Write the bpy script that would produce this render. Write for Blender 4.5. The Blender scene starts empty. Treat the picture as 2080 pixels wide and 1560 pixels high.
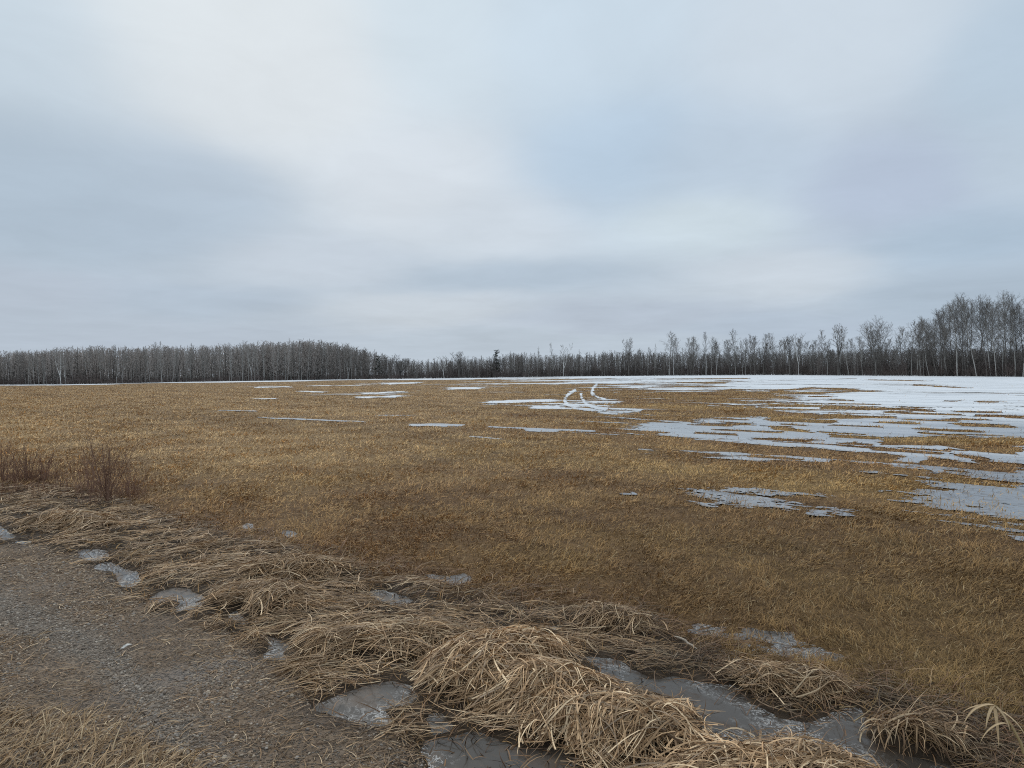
import bpy, math, random
import numpy as np
from mathutils import Matrix, Vector

rng = np.random.default_rng(7)
R = math.radians
scene = bpy.context.scene
COL = scene.collection

# ------------------------------------------------------------------ camera geometry (pixels of the 2080x1560 photo)
W, HT, F = 2080.0, 1560.0, 1442.0
CAM_H = 1.7
PITCH = -math.atan(22.0 / F)
ROLL = R(0.5)
Fv = np.array([0, math.cos(PITCH), math.sin(PITCH)])
Uv0 = np.array([0, -math.sin(PITCH), math.cos(PITCH)])
Xv0 = np.array([1.0, 0, 0])
RIGHT = math.cos(ROLL) * Xv0 - math.sin(ROLL) * Uv0
UP = math.sin(ROLL) * Xv0 + math.cos(ROLL) * Uv0

def rays(u, v):
    u = np.asarray(u, float); v = np.asarray(v, float)
    xc = (u - W / 2) / F; yc = -(v - HT / 2) / F
    return xc[..., None] * RIGHT + yc[..., None] * UP + Fv

def G(u, v, z=0.0):
    """measured point of the photograph -> place on the ground"""
    d = rays(u, v)
    t = (z - CAM_H) / d[..., 2]
    return d[..., 0] * t, d[..., 1] * t

def PX(x, y, z=0.0):
    x = np.asarray(x, float); y = np.asarray(y, float)
    z = np.zeros_like(x) + z - CAM_H
    a = x * RIGHT[0] + y * RIGHT[1] + z * RIGHT[2]
    b = x * UP[0] + y * UP[1] + z * UP[2]
    c = np.maximum(x * Fv[0] + y * Fv[1] + z * Fv[2], 1e-3)
    return W / 2 + F * a / c, HT / 2 - F * b / c

cam_data = bpy.data.cameras.new("camera")
cam = bpy.data.objects.new("camera", cam_data)
COL.objects.link(cam)
cam_data.sensor_width = 36.0
cam_data.lens = F / W * 36.0
cam_data.clip_start = 0.05
cam_data.clip_end = 12000
M = Matrix.Identity(4)
for i in range(3):
    M[i][0] = RIGHT[i]; M[i][1] = UP[i]; M[i][2] = -Fv[i]
M[2][3] = CAM_H
cam.matrix_world = M
scene.camera = cam

# ------------------------------------------------------------------ noise
def _hash(ix, iy, seed):
    h = (ix.astype(np.int64) * 374761393 + iy.astype(np.int64) * 668265263 + seed * 1442695041) & 0xffffffff
    h = ((h ^ (h >> 13)) * 1274126177) & 0xffffffff
    return (h ^ (h >> 16)) & 0xffffffff

def gnoise(x, y, seed=0):
    x = np.asarray(x, float); y = np.asarray(y, float)
    ix = np.floor(x); iy = np.floor(y)
    fx = x - ix; fy = y - iy
    sx = fx * fx * fx * (fx * (fx * 6 - 15) + 10); sy = fy * fy * fy * (fy * (fy * 6 - 15) + 10)
    def g(dx, dy):
        a = _hash(ix + dx, iy + dy, seed) * (2 * math.pi / 4294967296.0)
        return np.cos(a) * (fx - dx) + np.sin(a) * (fy - dy)
    n0 = g(0, 0) * (1 - sx) + g(1, 0) * sx
    n1 = g(0, 1) * (1 - sx) + g(1, 1) * sx
    return (n0 * (1 - sy) + n1 * sy) * 1.5

def fbm(x, y, octs=4, seed=0, gain=0.5):
    s = 0; a = 1.0; t = 0
    for k in range(octs):
        s = s + a * gnoise(x * 2 ** k + 17.3 * k, y * 2 ** k - 9.1 * k, seed + 31 * k); t += a * a; a *= gain
    return s / math.sqrt(t)

def smooth(a, b, x):
    t = np.clip((x - a) / (b - a), 0, 1)
    return t * t * (3 - 2 * t)

# ------------------------------------------------------------------ measured outlines
EDGE_U = [-600, -200, 0, 130, 260, 390, 520, 700, 900, 1040, 1200, 1400, 1560, 1700, 1850, 2080, 2300, 2700]
EDGE_V = [800, 788, 782, 781.5, 779, 776, 774, 771, 769, 767, 764.5, 763, 762, 763, 764, 766, 769, 778]
def v_edge(u): return np.interp(u, EDGE_U, EDGE_V)
ROAD_U = [-900, -300, 0, 80, 160, 240, 310, 450, 530, 600, 640, 760, 850, 870, 900]
ROAD_V = [1080, 1100, 1105, 1108, 1125, 1195, 1238, 1275, 1325, 1375, 1440, 1482, 1520, 1560, 1700]
TOP_U = [-900, -300, 0, 130, 250, 350, 450, 560, 640, 740, 860, 1000, 1130, 1280, 1400, 1560, 1650, 1700, 1800, 1900, 2080, 2500]
TOP_V = [960, 975, 985, 990, 1010, 1060, 1085, 1110, 1135, 1165, 1190, 1215, 1235, 1265, 1310, 1350, 1380, 1415, 1400, 1440, 1480, 1600]

def zones(x, y):
    """weights road, straw(ditch), field at ground places"""
    u, v = PX(x, y)
    front = y > 0.3
    n = fbm(x * 1.7, y * 1.7, 4, 5) * 16 + fbm(x * 7, y * 7, 2, 9) * 7
    k = np.clip((v - 760) / 500, 0.15, 1.6)
    vr = np.interp(u, ROAD_U, ROAD_V); vt = np.interp(u, TOP_U, TOP_V)
    dr = (v + n * k - vr) / k            # >0 : road
    dr = np.where(u > 890, -60, dr)
    dt = (v + 1.3 * n * k - vt) / k      # >0 : below the upper edge of the straw
    road = smooth(-8, 8, dr); below = smooth(-22, 14, dt)
    road = np.where(front, road, 1.0 * (x < -0.3)); below = np.where(front, below, 1.0)
    return road, below * (1 - road), (1 - below) * (1 - road), dr, dt

def seg_dist(u, v, pts, wv):
    d = np.full(u.shape, 9e9)
    for (a0, b0), (a1, b1) in zip(pts[:-1], pts[1:]):
        ex, ey = a1 - a0, b1 - b0
        t = np.clip(((u - a0) * ex + (v - b0) * ey) / (ex * ex + ey * ey), 0, 1)
        d = np.minimum(d, np.hypot(u - a0 - ex * t, v - b0 - ey * t))
    return d

WHEEL = [(-200, 1150), (-50, 1212), (60, 1262), (200, 1322), (262, 1382), (305, 1440), (360, 1500), (440, 1570), (520, 1660)]
def wheel(x, y):
    """the bare stony wheel line of the track"""
    u, v = PX(x, y)
    d = seg_dist(u + 20 * fbm(x * 2, y * 2, 3, 68), v, WHEEL, 1)
    return smooth(58, 12, d) * (y > .3)

PUD = [
 [(-30,1060),(0,1066),(15,1076),(33,1088),(10,1094),(-40,1092)],
 [(33,1097),(65,1096),(60,1104),(35,1104)],
 [(162,1115),(180,1113),(212,1115),(222,1130),(200,1137),(180,1136),(160,1130)],
 [(190,1150),(212,1139),(232,1142),(250,1152),(272,1157),(286,1170),(278,1187),(250,1189),(237,1177),(232,1159),(200,1157)],
 [(302,1214),(325,1199),(350,1193),(380,1194),(405,1205),(420,1215),(410,1230),(380,1237),(360,1241),(357,1229),(366,1222),(355,1217),(332,1221),(307,1220)],
 [(458,1242),(475,1235),(495,1232),(502,1250),(520,1262),(497,1267),(475,1260),(460,1252)],
 [(534,1289),(552,1290),(585,1302),(594,1312),(582,1320),(592,1336),(570,1338),(533,1336),(536,1322),(545,1317)],
 [(715,1336),(735,1331),(757,1337),(752,1346),(725,1348)],
 [(743,1200),(780,1196),(815,1206),(839,1217),(820,1226),(795,1226),(763,1213)],
 [(637,1432),(670,1415),(705,1400),(745,1389),(782,1381),(820,1381),(847,1390),(849,1415),(835,1427),(800,1432),(782,1440),(793,1456),(790,1472),(757,1472),(727,1467),(695,1457),(660,1445)],
 [(868,1447),(900,1440),(912,1457),(924,1470),(912,1482),(875,1487),(866,1465)],
 [(852,1504),(882,1495),(920,1487),(960,1477),(990,1488),(1030,1498),(1060,1513),(1110,1508),(1142,1498),(1170,1530),(1180,1570),(1180,1640),(900,1640),(865,1560)],
 [(1175,1325),(1200,1326),(1230,1332),(1255,1337),(1275,1347),(1300,1360),(1315,1370),(1340,1375),(1365,1370),(1415,1379),(1452,1382),(1490,1384),(1507,1392),(1515,1410),(1535,1425),(1560,1440),(1597,1455),(1655,1460),(1700,1435),(1745,1434),(1760,1450),(1767,1465),(1785,1492),(1830,1517),(1872,1530),(1922,1547),(1960,1570),(2010,1640),(1840,1640),(1775,1562),(1720,1545),(1690,1520),(1645,1502),(1590,1492),(1560,1492),(1515,1515),(1490,1532),(1415,1522),(1380,1500),(1405,1480),(1415,1450),(1390,1428),(1352,1415),(1310,1400),(1265,1393),(1235,1386),(1195,1372),(1215,1355),(1197,1340)],
 [(1285,1540),(1315,1528),(1367,1525),(1372,1552),(1290,1558)],
 [(1400,1262),(1450,1267),(1500,1270),(1560,1278),(1615,1281),(1617,1295),(1660,1308),(1682,1320),(1712,1330),(1665,1357),(1635,1344),(1605,1331),(1560,1324),(1515,1320),(1490,1296),(1452,1290),(1400,1282)],
 [(1080,1292),(1112,1285),(1142,1292),(1110,1299)],
 [(1103,1268),(1141,1269),(1127,1279)],
 [(1140,1254),(1164,1258),(1155,1267)],
 [(993,1276),(1040,1281),(1045,1291),(1008,1289)],
 [(572,1075),(602,1079),(597,1090),(580,1087)],
 [(868,1162),(910,1166),(945,1161),(959,1177),(920,1187),(895,1176),(872,1173)],
 [(493,1062),(512,1061),(517,1070),(497,1072)],
]
def densify(poly):
    out = []
    n = len(poly)
    for i in range(n):
        p0, p1, p2, p3 = [np.array(poly[(i + k - 1) % n], float) for k in range(4)]
        for t in (0, 0.34, 0.67):
            out.append(0.5 * ((2 * p1) + (-p0 + p2) * t + (2 * p0 - 5 * p1 + 4 * p2 - p3) * t * t + (-p0 + 3 * p1 - 3 * p2 + p3) * t ** 3))
    return np.array(out)
PUDG = []
for p in PUD:
    q = densify(p); gx, gy = G(q[:, 0], q[:, 1]); PUDG.append(np.stack([gx, gy], 1))

def sdf(poly, x, y):
    """positive inside"""
    out = np.empty(x.size); xf = x.ravel(); yf = y.ravel()
    a = poly; b = np.roll(poly, -1, 0)
    for s in range(0, xf.size, 40000):
        px = xf[s:s + 40000, None]; py = yf[s:s + 40000, None]
        ex = b[:, 0] - a[:, 0]; ey = b[:, 1] - a[:, 1]
        wx = px - a[:, 0]; wy = py - a[:, 1]
        t = np.clip((wx * ex + wy * ey) / (ex * ex + ey * ey + 1e-12), 0, 1)
        d2 = (wx - ex * t) ** 2 + (wy - ey * t) ** 2
        c = ((a[:, 1] <= py) != (b[:, 1] <= py)) & (px < a[:, 0] + (py - a[:, 1]) / np.where(np.abs(ey) < 1e-9, 1e-9, ey) * ex)
        ins = (c.sum(1) % 2) == 1
        dd = np.sqrt(d2.min(1))
        out[s:s + 40000] = np.where(ins, dd, -dd)
    return out.reshape(x.shape)

def pud_field(i, x, y):
    s = sdf(PUDG[i], x, y)
    s = s + 0.022 * fbm(x * 9, y * 9, 3, 60 + i)
    if i in (11, 14): s = np.minimum(s, .07 * (fbm(x * 4.5, y * 6, 4, 160 + i, .7) + (.28 if i == 14 else .62)))
    return s

def in_puddle(x, y, margin=0.0):
    """largest puddle sdf at each place"""
    best = np.full(x.shape, -9.0)
    for i, pg in enumerate(PUDG):
        m = 0.25
        k = (x > pg[:, 0].min() - m) & (x < pg[:, 0].max() + m) & (y > pg[:, 1].min() - m) & (y < pg[:, 1].max() + m)
        if k.any():
            best[k] = np.maximum(best[k], pud_field(i, x[k], y[k]))
    return best

# mounds of matted straw: pixel centre, radii (along, across) m, height m, axis angle
MOUNDS = {
 'main': [(1010, 1362, .36, .27, .13, 35), (1265, 1486, .42, .17, .085, -14), (1115, 1418, .31, .20, .105, -24)],
 'bottom': [(1580, 1585, .36, .17, .06, 0), (1450, 1590, .2, .10, .04, 0)],
 'channel': [(1600, 1395, .26, .11, .045, -25)],
 'drooping': [(1842, 1500, .17, .13, .08, 0)],
 'arched': [(605, 1165, .40, .18, .09, 0)],
 'middle': [(800, 1310, .50, .18, .06, 5)],
 'leftmid': [(540, 1225, .42, .24, .07, -30)],
 'leftband': [(140, 1065, .60, .22, .08, -15)],
 'verge': [(40, 1545, .5, .35, .08, 0)],
 'fringe': [(300, 1585, .4, .2, .05, 0)],
 'small': [(1240, 1262, .30, .12, .045, -30)],
}
MG = []
for nm, L in MOUNDS.items():
    for (u, v, a, b, h, ang) in L:
        gx, gy = G(u, v); MG.append((nm, float(gx), float(gy), a, b, h, R(ang)))

def mound_h(x, y, only=None):
    z = np.zeros_like(x)
    for nm, cx, cy, a, b, h, an in MG:
        if only and nm != only: continue
        dx = x - cx; dy = y - cy
        p = (dx * math.cos(an) + dy * math.sin(an)) / a; q = (-dx * math.sin(an) + dy * math.cos(an)) / b
        z = np.maximum(z, h * np.exp(-(p * p + q * q) ** 1.4 * 0.9))
    return z

def base_h(x, y):
    r = np.hypot(x, y)
    f = np.exp(-r / 25.0)
    z = 0.010 * fbm(x * 2.2, y * 2.2, 4, 3) * (0.35 + f)
    z += 0.012 * fbm(x * .5, y * .5, 2, 4)
    return z

def ground_h(x, y):
    z = base_h(x, y)
    r = np.hypot(x, y)
    near = (r < 14) & (y > 0.3)
    if near.any():
        xn, yn = x[near], y[near]
        road, straw, field, dr, dt = zones(xn, yn)
        zz = z[near] + straw * 0.022 * fbm(xn * 4, yn * 4, 3, 21)
        s = in_puddle(xn, yn)
        zz = zz * smooth(0.0, -0.15, s) - 0.055 * smooth(-0.02, 0.09, s) - 0.004
        zz += 0.72 * mound_h(xn, yn)
        z[near] = zz
    z -= 0.10 * smooth(300, 900, r)
    return z

def straw_top(x, y):
    road, straw, field, dr, dt = zones(x, y)
    lump = np.clip(fbm(x * 2.1, y * 2.1, 3, 44), -1, 1.3)
    s = in_puddle(x, y)
    z = base_h(x, y) + (0.016 + 0.028 * np.maximum(lump, -0.3)) * np.clip(straw, 0, 1) * smooth(0.05, -0.15, s)
    return z + mound_h(x, y)

# ------------------------------------------------------------------ mesh helpers
def link(o, parent=None):
    COL.objects.link(o)
    if parent is not None: o.parent = parent
    return o

def mesh_from(name, verts, quads=None, tris=None, col=None, mat=None, smooth_=False, extra=None):
    me = bpy.data.meshes.new(name)
    verts = np.asarray(verts, np.float32).reshape(-1, 3)
    q = np.zeros((0, 4), np.int32) if quads is None else np.asarray(quads, np.int32).reshape(-1, 4)
    t = np.zeros((0, 3), np.int32) if tris is None else np.asarray(tris, np.int32).reshape(-1, 3)
    me.vertices.add(len(verts)); me.vertices.foreach_set('co', verts.ravel())
    me.loops.add(q.size + t.size)
    me.loops.foreach_set('vertex_index', np.concatenate([q.ravel(), t.ravel()]).astype(np.int32))
    me.polygons.add(len(q) + len(t))
    ls = np.concatenate([np.arange(len(q)) * 4, len(q) * 4 + np.arange(len(t)) * 3]).astype(np.int32)
    me.polygons.foreach_set('loop_start', ls)
    if smooth_: me.polygons.foreach_set('use_smooth', np.ones(len(q) + len(t), bool))
    me.update(calc_edges=True)
    if col is not None:
        a = me.color_attributes.new('tint', 'FLOAT_COLOR', 'POINT')
        c = np.ones((len(verts), 4), np.float32); c[:, :3] = col
        a.data.foreach_set('color', c.ravel())
    if extra:
        for k, arr in extra.items():
            a = me.attributes.new(k, 'FLOAT', 'POINT'); a.data.foreach_set('value', np.asarray(arr, np.float32).ravel())
    if mat: me.materials.append(mat)
    return me

def obj(name, me, parent=None):
    return link(bpy.data.objects.new(name, me), parent)

def tag(o, label=None, cat=None, group=None, kind=None):
    if label: o['label'] = label
    if cat: o['category'] = cat
    if group: o['group'] = group
    if kind: o['kind'] = kind
    return o

def empty(name, loc):
    e = bpy.data.objects.new(name, None); e.location = loc; e.empty_display_size = 0.2
    return link(e)

def iso_clip(V, T, S):
    """keep the part of the triangles where S > 0"""
    s = S[T]; ins = s > 0; cnt = ins.sum(1)
    verts = [V]; base = len(V)
    tris = [T[cnt == 3]]; quads = []
    for want in (1, 2):
        k = np.where(cnt == want)[0]
        if not len(k): continue
        odd = np.argmax(ins[k] if want == 1 else ~ins[k], axis=1)
        r = (odd[:, None] + np.arange(3)) % 3
        tt = np.take_along_axis(T[k], r, 1); ss = np.take_along_axis(s[k], r, 1)
        a, b, c = tt.T
        fa = (ss[:, 0] / (ss[:, 0] - ss[:, 1]))[:, None]; fb = (ss[:, 0] / (ss[:, 0] - ss[:, 2]))[:, None]
        ab = V[a] + (V[b] - V[a]) * fa; ac = V[a] + (V[c] - V[a]) * fb
        i1 = base + np.arange(len(k)); i2 = i1 + len(k); base += 2 * len(k)
        verts += [ab, ac]
        if want == 1: tris.append(np.stack([a, i1, i2], 1))
        else: quads.append(np.stack([i1, b, c, i2], 1))
    V2 = np.concatenate(verts); T2 = np.concatenate(tris)
    Q2 = np.concatenate(quads) if quads else np.zeros((0, 4), int)
    used = np.zeros(len(V2), bool); used[T2.ravel()] = True; used[Q2.ravel()] = True
    idx = np.cumsum(used) - 1
    return V2[used], idx[T2], idx[Q2], used

def grid_tris(nr, nc):
    i = (np.arange(nr - 1)[:, None] * nc + np.arange(nc - 1)).ravel()
    return np.concatenate([np.stack([i, i + 1, i + nc + 1], 1), np.stack([i, i + nc + 1, i + nc], 1)])

# ------------------------------------------------------------------ materials
def new_mat(name):
    m = bpy.data.materials.new(name); m.use_nodes = True
    nt = m.node_tree; nt.nodes.clear()
    out = nt.nodes.new('ShaderNodeOutputMaterial'); bs = nt.nodes.new('ShaderNodeBsdfPrincipled')
    nt.links.new(bs.outputs[0], out.inputs[0])
    return m, nt, bs

class NB:
    """tiny node builder"""
    def __init__(s, nt): s.nt = nt
    def n(s, t, **kw):
        nd = s.nt.nodes.new(t)
        for k, v in kw.items(): setattr(nd, k, v)
        return nd
    def _in(s, sock, v):
        if isinstance(v, bpy.types.NodeSocket): s.nt.links.new(v, sock)
        elif v is not None:
            if isinstance(v, (tuple, list)) and len(v) == 3 and sock.type == 'RGBA': v = (*v, 1)
            sock.default_value = v
    def math(s, op, a, b=None, c=None, clamp=False):
        nd = s.n('ShaderNodeMath', operation=op, use_clamp=clamp)
        for i, v in enumerate((a, b, c)):
            if v is not None: s._in(nd.inputs[i], v)
        return nd.outputs[0]
    def mix(s, f, a, b, blend='MIX'):
        nd = s.n('ShaderNodeMix', data_type='RGBA', blend_type=blend)
        s._in(nd.inputs[0], f); s._in(nd.inputs[6], a); s._in(nd.inputs[7], b)
        return nd.outputs[2]
    def noise(s, vec, scale, detail=4, rough=0.55, dist=0.0):
        nd = s.n('ShaderNodeTexNoise'); s._in(nd.inputs['Vector'], vec)
        nd.inputs['Scale'].default_value = scale; nd.inputs['Detail'].default_value = detail
        nd.inputs['Roughness'].default_value = rough; nd.inputs['Distortion'].default_value = dist
        return nd.outputs[0]
    def vor(s, vec, scale, feature='F1', out=0, rand=1.0):
        nd = s.n('ShaderNodeTexVoronoi', feature=feature); s._in(nd.inputs['Vector'], vec)
        nd.inputs['Scale'].default_value = scale; nd.inputs['Randomness'].default_value = rand
        return nd.outputs[out]
    def ramp(s, f, *stops):
        nd = s.n('ShaderNodeValToRGB'); s._in(nd.inputs[0], f)
        e = nd.color_ramp.elements
        while len(e) < len(stops): e.new(0.5)
        for el, (p, c) in zip(e, stops):
            el.position = p; el.color = (c, c, c, 1) if isinstance(c, (int, float)) else (*c, 1)
        return nd.outputs[0]
    def mapr(s, v, a, b, c=0.0, d=1.0):
        nd = s.n('ShaderNodeMapRange'); s._in(nd.inputs[0], v)
        for i, q in enumerate((a, b, c, d)): nd.inputs[i + 1].default_value = q
        return nd.outputs[0]
    def pos(s): return s.n('ShaderNodeNewGeometry').outputs['Position']
    def attr(s, nm, out='Fac'): return s.n('ShaderNodeAttribute', attribute_name=nm).outputs[out]
    def vmul(s, v, t):
        nd = s.n('ShaderNodeVectorMath', operation='MULTIPLY'); s._in(nd.inputs[0], v); nd.inputs[1].default_value = t
        return nd.outputs[0]
    def rotz(s, v, ang):
        nd = s.n('ShaderNodeVectorRotate', rotation_type='Z_AXIS'); s._in(nd.inputs['Vector'], v); nd.inputs['Angle'].default_value = ang
        return nd.outputs[0]
    def bump(s, h, strength, dist, bsdf):
        nd = s.n('ShaderNodeBump'); nd.inputs['Strength'].default_value = strength; nd.inputs['Distance'].default_value = dist
        s._in(nd.inputs['Height'], h); s.nt.links.new(nd.outputs[0], bsdf.inputs['Normal'])

ROW = R(45)      # the rows of the field run from far left to near right

# shared colour patches of the field (soil, thatch and blades use the same places)
def field_tint(x, y):
    xr = (x * math.cos(ROW) - y * math.sin(ROW)); yr = (x * math.sin(ROW) + y * math.cos(ROW))
    a = fbm(xr * .10, yr * .22, 4, 71); b = fbm(xr * .55, yr * .9, 3, 72); g = fbm(x * .25, y * .25, 3, 73)
    c = np.zeros(x.shape + (3,))
    gold = np.array([.60, .382, .150]); brown = np.array([.43, .248, .104]); tan = np.array([.71, .475, .235]); grn = np.array([.36, .240, .090])
    w = smooth(-.7, .9, a + .5 * b)[..., None]
    c = brown * (1 - w) + gold * w
    r = np.hypot(x, y)
    left = (smooth(6, -10, x - .12 * r) * smooth(7, 16, r) * smooth(-1.2, .3, a + .3))[..., None] * .8
    c = c * (1 - left) + tan * left
    gg = np.maximum(smooth(.2, 1.1, g) * smooth(-10, 8, x), .6 * smooth(12, 4, r) * smooth(-1, 3, x))[..., None] * .6
    c = c * (1 - gg) + grn * gg
    row_ = fbm(xr * .02, yr * .7, 3, 78)
    c = c * (1 + .16 * np.clip(row_, -1.2, 1.2) * smooth(8, 25, r))[..., None]
    wet = (smooth(.5, 1.2, fbm(xr * .5, yr * 1.3, 4, 77)) * smooth(60, 20, r))[..., None] * .7
    return c * (1 - wet) + np.array([.11, .075, .04]) * wet

# field material ----------------------------------------------------
mat_field, nt, bs = new_mat('field_soil_and_thatch'); b = NB(nt)
P = b.pos()
tint = b.attr('tint', 'Color')
f1 = b.noise(P, 75, 5, .7); f2 = b.noise(P, 6, 5, .6)
f3 = b.noise(b.vmul(b.rotz(P, ROW), (.08, .35, 1)), 1.0, 5, .62)
c = b.mix(b.mapr(f2, .3, .7), b.mix(1, tint, (.38, .36, .34), 'MULTIPLY'), b.mix(1, tint, (.66, .66, .66), 'MULTIPLY'))
c = b.mix(b.mapr(f3, .40, .66), b.mix(1, c, (.62, .58, .55), 'MULTIPLY'), c)
c = b.mix(b.mapr(f1, .36, .64, .0, .9), b.mix(1, c, (.45, .43, .42), 'MULTIPLY'), b.mix(1, c, (1.5, 1.5, 1.45), 'MULTIPLY'))
mud = b.mix(f2, (.030, .020, .012), (.085, .058, .036))
c = b.mix(b.attr('ditch'), c, mud)
nt.links.new(c, bs.inputs['Base Color'])
bs.inputs['Roughness'].default_value = .85; bs.inputs['Specular IOR Level'].default_value = .25
hh = b.math('ADD', b.noise(P, 40, 4, .7), b.math('MULTIPLY', f2, 1.5))
b.bump(hh, .8, .03, bs)

# gravel track -----------------------------------------------------
mat_road, nt, bs = new_mat('muddy_gravel'); b = NB(nt); P = b.pos()
n1 = b.noise(P, 1.6, 5, .6); n2 = b.noise(P, 14, 5, .65); v1 = b.vor(P, 62); vc = b.vor(P, 62, out=1)
sep = b.n('ShaderNodeSeparateColor'); nt.links.new(vc, sep.inputs[0])
c = b.mix(b.mapr(n1, .35, .65), (.25, .175, .112), (.36, .265, .18))
c = b.mix(b.mapr(n2, .3, .7, 0, .75), b.mix(1, c, (.45, .42, .40), 'MULTIPLY'), c)
st = b.mix(sep.outputs[0], (.13, .105, .08), (.38, .34, .29))
c = b.mix(b.math('MULTIPLY', b.mapr(v1, .42, .25), b.mapr(sep.outputs[1], .35, .5)), c, st)
wet = b.mapr(b.noise(P, .9, 4, .5), .54, .66)
c = b.mix(b.math('MULTIPLY', wet, .35), c, (.12, .12, .12))
c = b.mix(b.math('MULTIPLY', b.attr('wheel'), b.mapr(n2, .3, .7, .25, .85)), c, (.27, .232, .188))
c = b.mix(b.attr('damp'), c, (.070, .047, .030))
nt.links.new(c, bs.inputs['Base Color'])
nt.links.new(b.mapr(wet, 0, 1, .9, .6), bs.inputs['Roughness'])
hh = b.math('ADD', b.math('MULTIPLY', b.mapr(v1, .5, .0), 1.0), b.math('MULTIPLY', n2, 1.2))
b.bump(hh, 1.0, .03, bs)

# water and ice ------------------------------------------------------
def water_mat(name, base1, base2, frost, rough, fscale, silt_amt=.8):
    m, nt, bs = new_mat(name); b = NB(nt); P = b.pos()
    n = b.noise(P, 2.2, 5, .6)
    c = b.mix(n, base1, base2)
    fn = b.noise(b.vmul(b.rotz(P, ROW), (.55, 1, 1)), fscale, 5, .62, 1.2)
    big = b.noise(P, 1.7, 3, .5)
    cr = b.math('ABSOLUTE', b.math('SUBTRACT', fn, .5))
    mk = b.math('MULTIPLY', b.mapr(cr, .022, .010), b.mapr(big, .45, .53))
    mk2 = b.math('MULTIPLY', b.mapr(b.noise(P, fscale * 2.3, 3, .5, .6),   .645, .66), b.mapr(big, .45, .54))
    mk = b.math('MULTIPLY', b.math('MAXIMUM', mk, mk2), frost)
    silt = b.math('MULTIPLY', b.mapr(b.noise(b.vmul(b.rotz(P, ROW), (.6, 1, 1)), 5.5, 6, .68), .50, .62), silt_amt)
    c = b.mix(silt, c, (.075, .050, .032))
    c = b.mix(mk, c, (.58, .57, .55))
    nt.links.new(c, bs.inputs['Base Color'])
    nt.links.new(b.math('ADD', b.math('MULTIPLY', b.math('MAXIMUM', mk, silt), .45), b.mapr(n, .3, .7, rough, rough + .16)), bs.inputs['Roughness'])
    bs.inputs['IOR'].default_value = 1.33; bs.inputs['Specular IOR Level'].default_value = .5
    b.bump(b.noise(P, 9, 3, .5), .10, .01, bs)
    return m
mat_puddle = water_mat('thin_ice_on_muddy_water', (.045, .036, .028), (.100, .085, .070), .8, .04, 19)
mat_melt = water_mat('meltwater', (.15, .155, .165), (.28, .29, .31), .25, .10, 9, .45)

mat_snow, nt, bs = new_mat('old_snow_and_slush'); b = NB(nt); P = b.pos()
sl = b.attr('slush')
st = b.noise(b.vmul(b.rotz(P, ROW), (.10, .5, 1)), 1.0, 6, .65)
sl2 = b.math('ADD', sl, b.mapr(st, .35, .65, -.35, .35), clamp=True)
c = b.mix(sl2, (.80, .83, .86), (.36, .385, .415))
c = b.mix(b.mapr(b.noise(P, .9, 5, .7), .58, .72, 0, .35), c, (.30, .28, .25))
c = b.mix(b.math('MULTIPLY', b.attr('rim'), b.mapr(b.noise(P, 3.0, 5, .7), .38, .66, .0, .75)), c, (.30, .255, .19))
thin = b.math('ADD', b.math('MULTIPLY', b.math('SUBTRACT', 1.0, b.attr('rim')), 1.9), b.math('SUBTRACT', b.mapr(b.noise(P, 11, 4, .7), .3, .7, 0, .9), .38), clamp=True)
nt.links.new(thin, bs.inputs['Alpha'])
nt.links.new(c, bs.inputs['Base Color'])
nt.links.new(b.mapr(sl2, 0, 1, .7, .22), bs.inputs['Roughness'])
bs.inputs['IOR'].default_value = 1.33
b.bump(b.noise(P, 2.5, 5, .6), .5, .05, bs)

# vegetation -----------------------------------------------------------
def blade_mat(name, rough=.6, trans=.0, spec=.3):
    m, nt, bs = new_mat(name); b = NB(nt)
    t = b.attr('tint', 'Color')
    v = b.noise(b.pos(), 60, 2, .5)
    c = b.mix(b.mapr(v, .3, .7, 0, .35), t, b.mix(1, t, (.55, .52, .5), 'MULTIPLY'))
    nt.links.new(c, bs.inputs['Base Color'])
    bs.inputs['Roughness'].default_value = rough; bs.inputs['Specular IOR Level'].default_value = spec
    return m
mat_straw = blade_mat('dry_straw'); mat_grass = blade_mat('dead_field_grass', .7, 0, .2); mat_stone = blade_mat('gravel_stone', .75, 0, .3)

def wood_mat(name, c1, c2, scale, rough=.85, stretch=(1, 1, .25)):
    m, nt, bs = new_mat(name); b = NB(nt)
    tc = b.n('ShaderNodeTexCoord').outputs['Object']
    n = b.noise(b.vmul(tc, stretch), scale, 4, .65)
    c = b.mix(b.mapr(n, .38, .62), c1, c2)
    rnd = b.n('ShaderNodeObjectInfo').outputs['Random']
    k = b.mapr(rnd, 0, 1, .72, 1.28)
    comb = b.n('ShaderNodeCombineColor')
    for i in range(3): nt.links.new(k, comb.inputs[i])
    c = b.mix(1, c, comb.outputs[0], 'MULTIPLY')
    nt.links.new(c, bs.inputs['Base Color']); bs.inputs['Roughness'].default_value = rough
    bs.inputs['Specular IOR Level'].default_value = .2
    return m
mat_pale = wood_mat('pale_aspen_bark', (.32, .31, .29), (.50, .49, .46), 1.3)
mat_birch = wood_mat('white_birch_bark', (.48, .47, .45), (.78, .77, .74), 1.2)
mat_greyb = wood_mat('grey_bark', (.12, .11, .10), (.22, .205, .19), 1.3)
mat_darkb = wood_mat('dark_bark', (.035, .031, .03), (.065, .058, .054), 1.3)
mat_twig = wood_mat('grey_twigs', (.155, .142, .13), (.25, .232, .212), .8)
mat_twigp = wood_mat('pale_twigs', (.27, .26, .245), (.38, .365, .34), .8)
mat_brush = blade_mat('dark_brush', .9, 0, .1)
mat_needle = wood_mat('pine_needles', (.012, .022, .013), (.035, .05, .028), 2.0)
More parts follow.
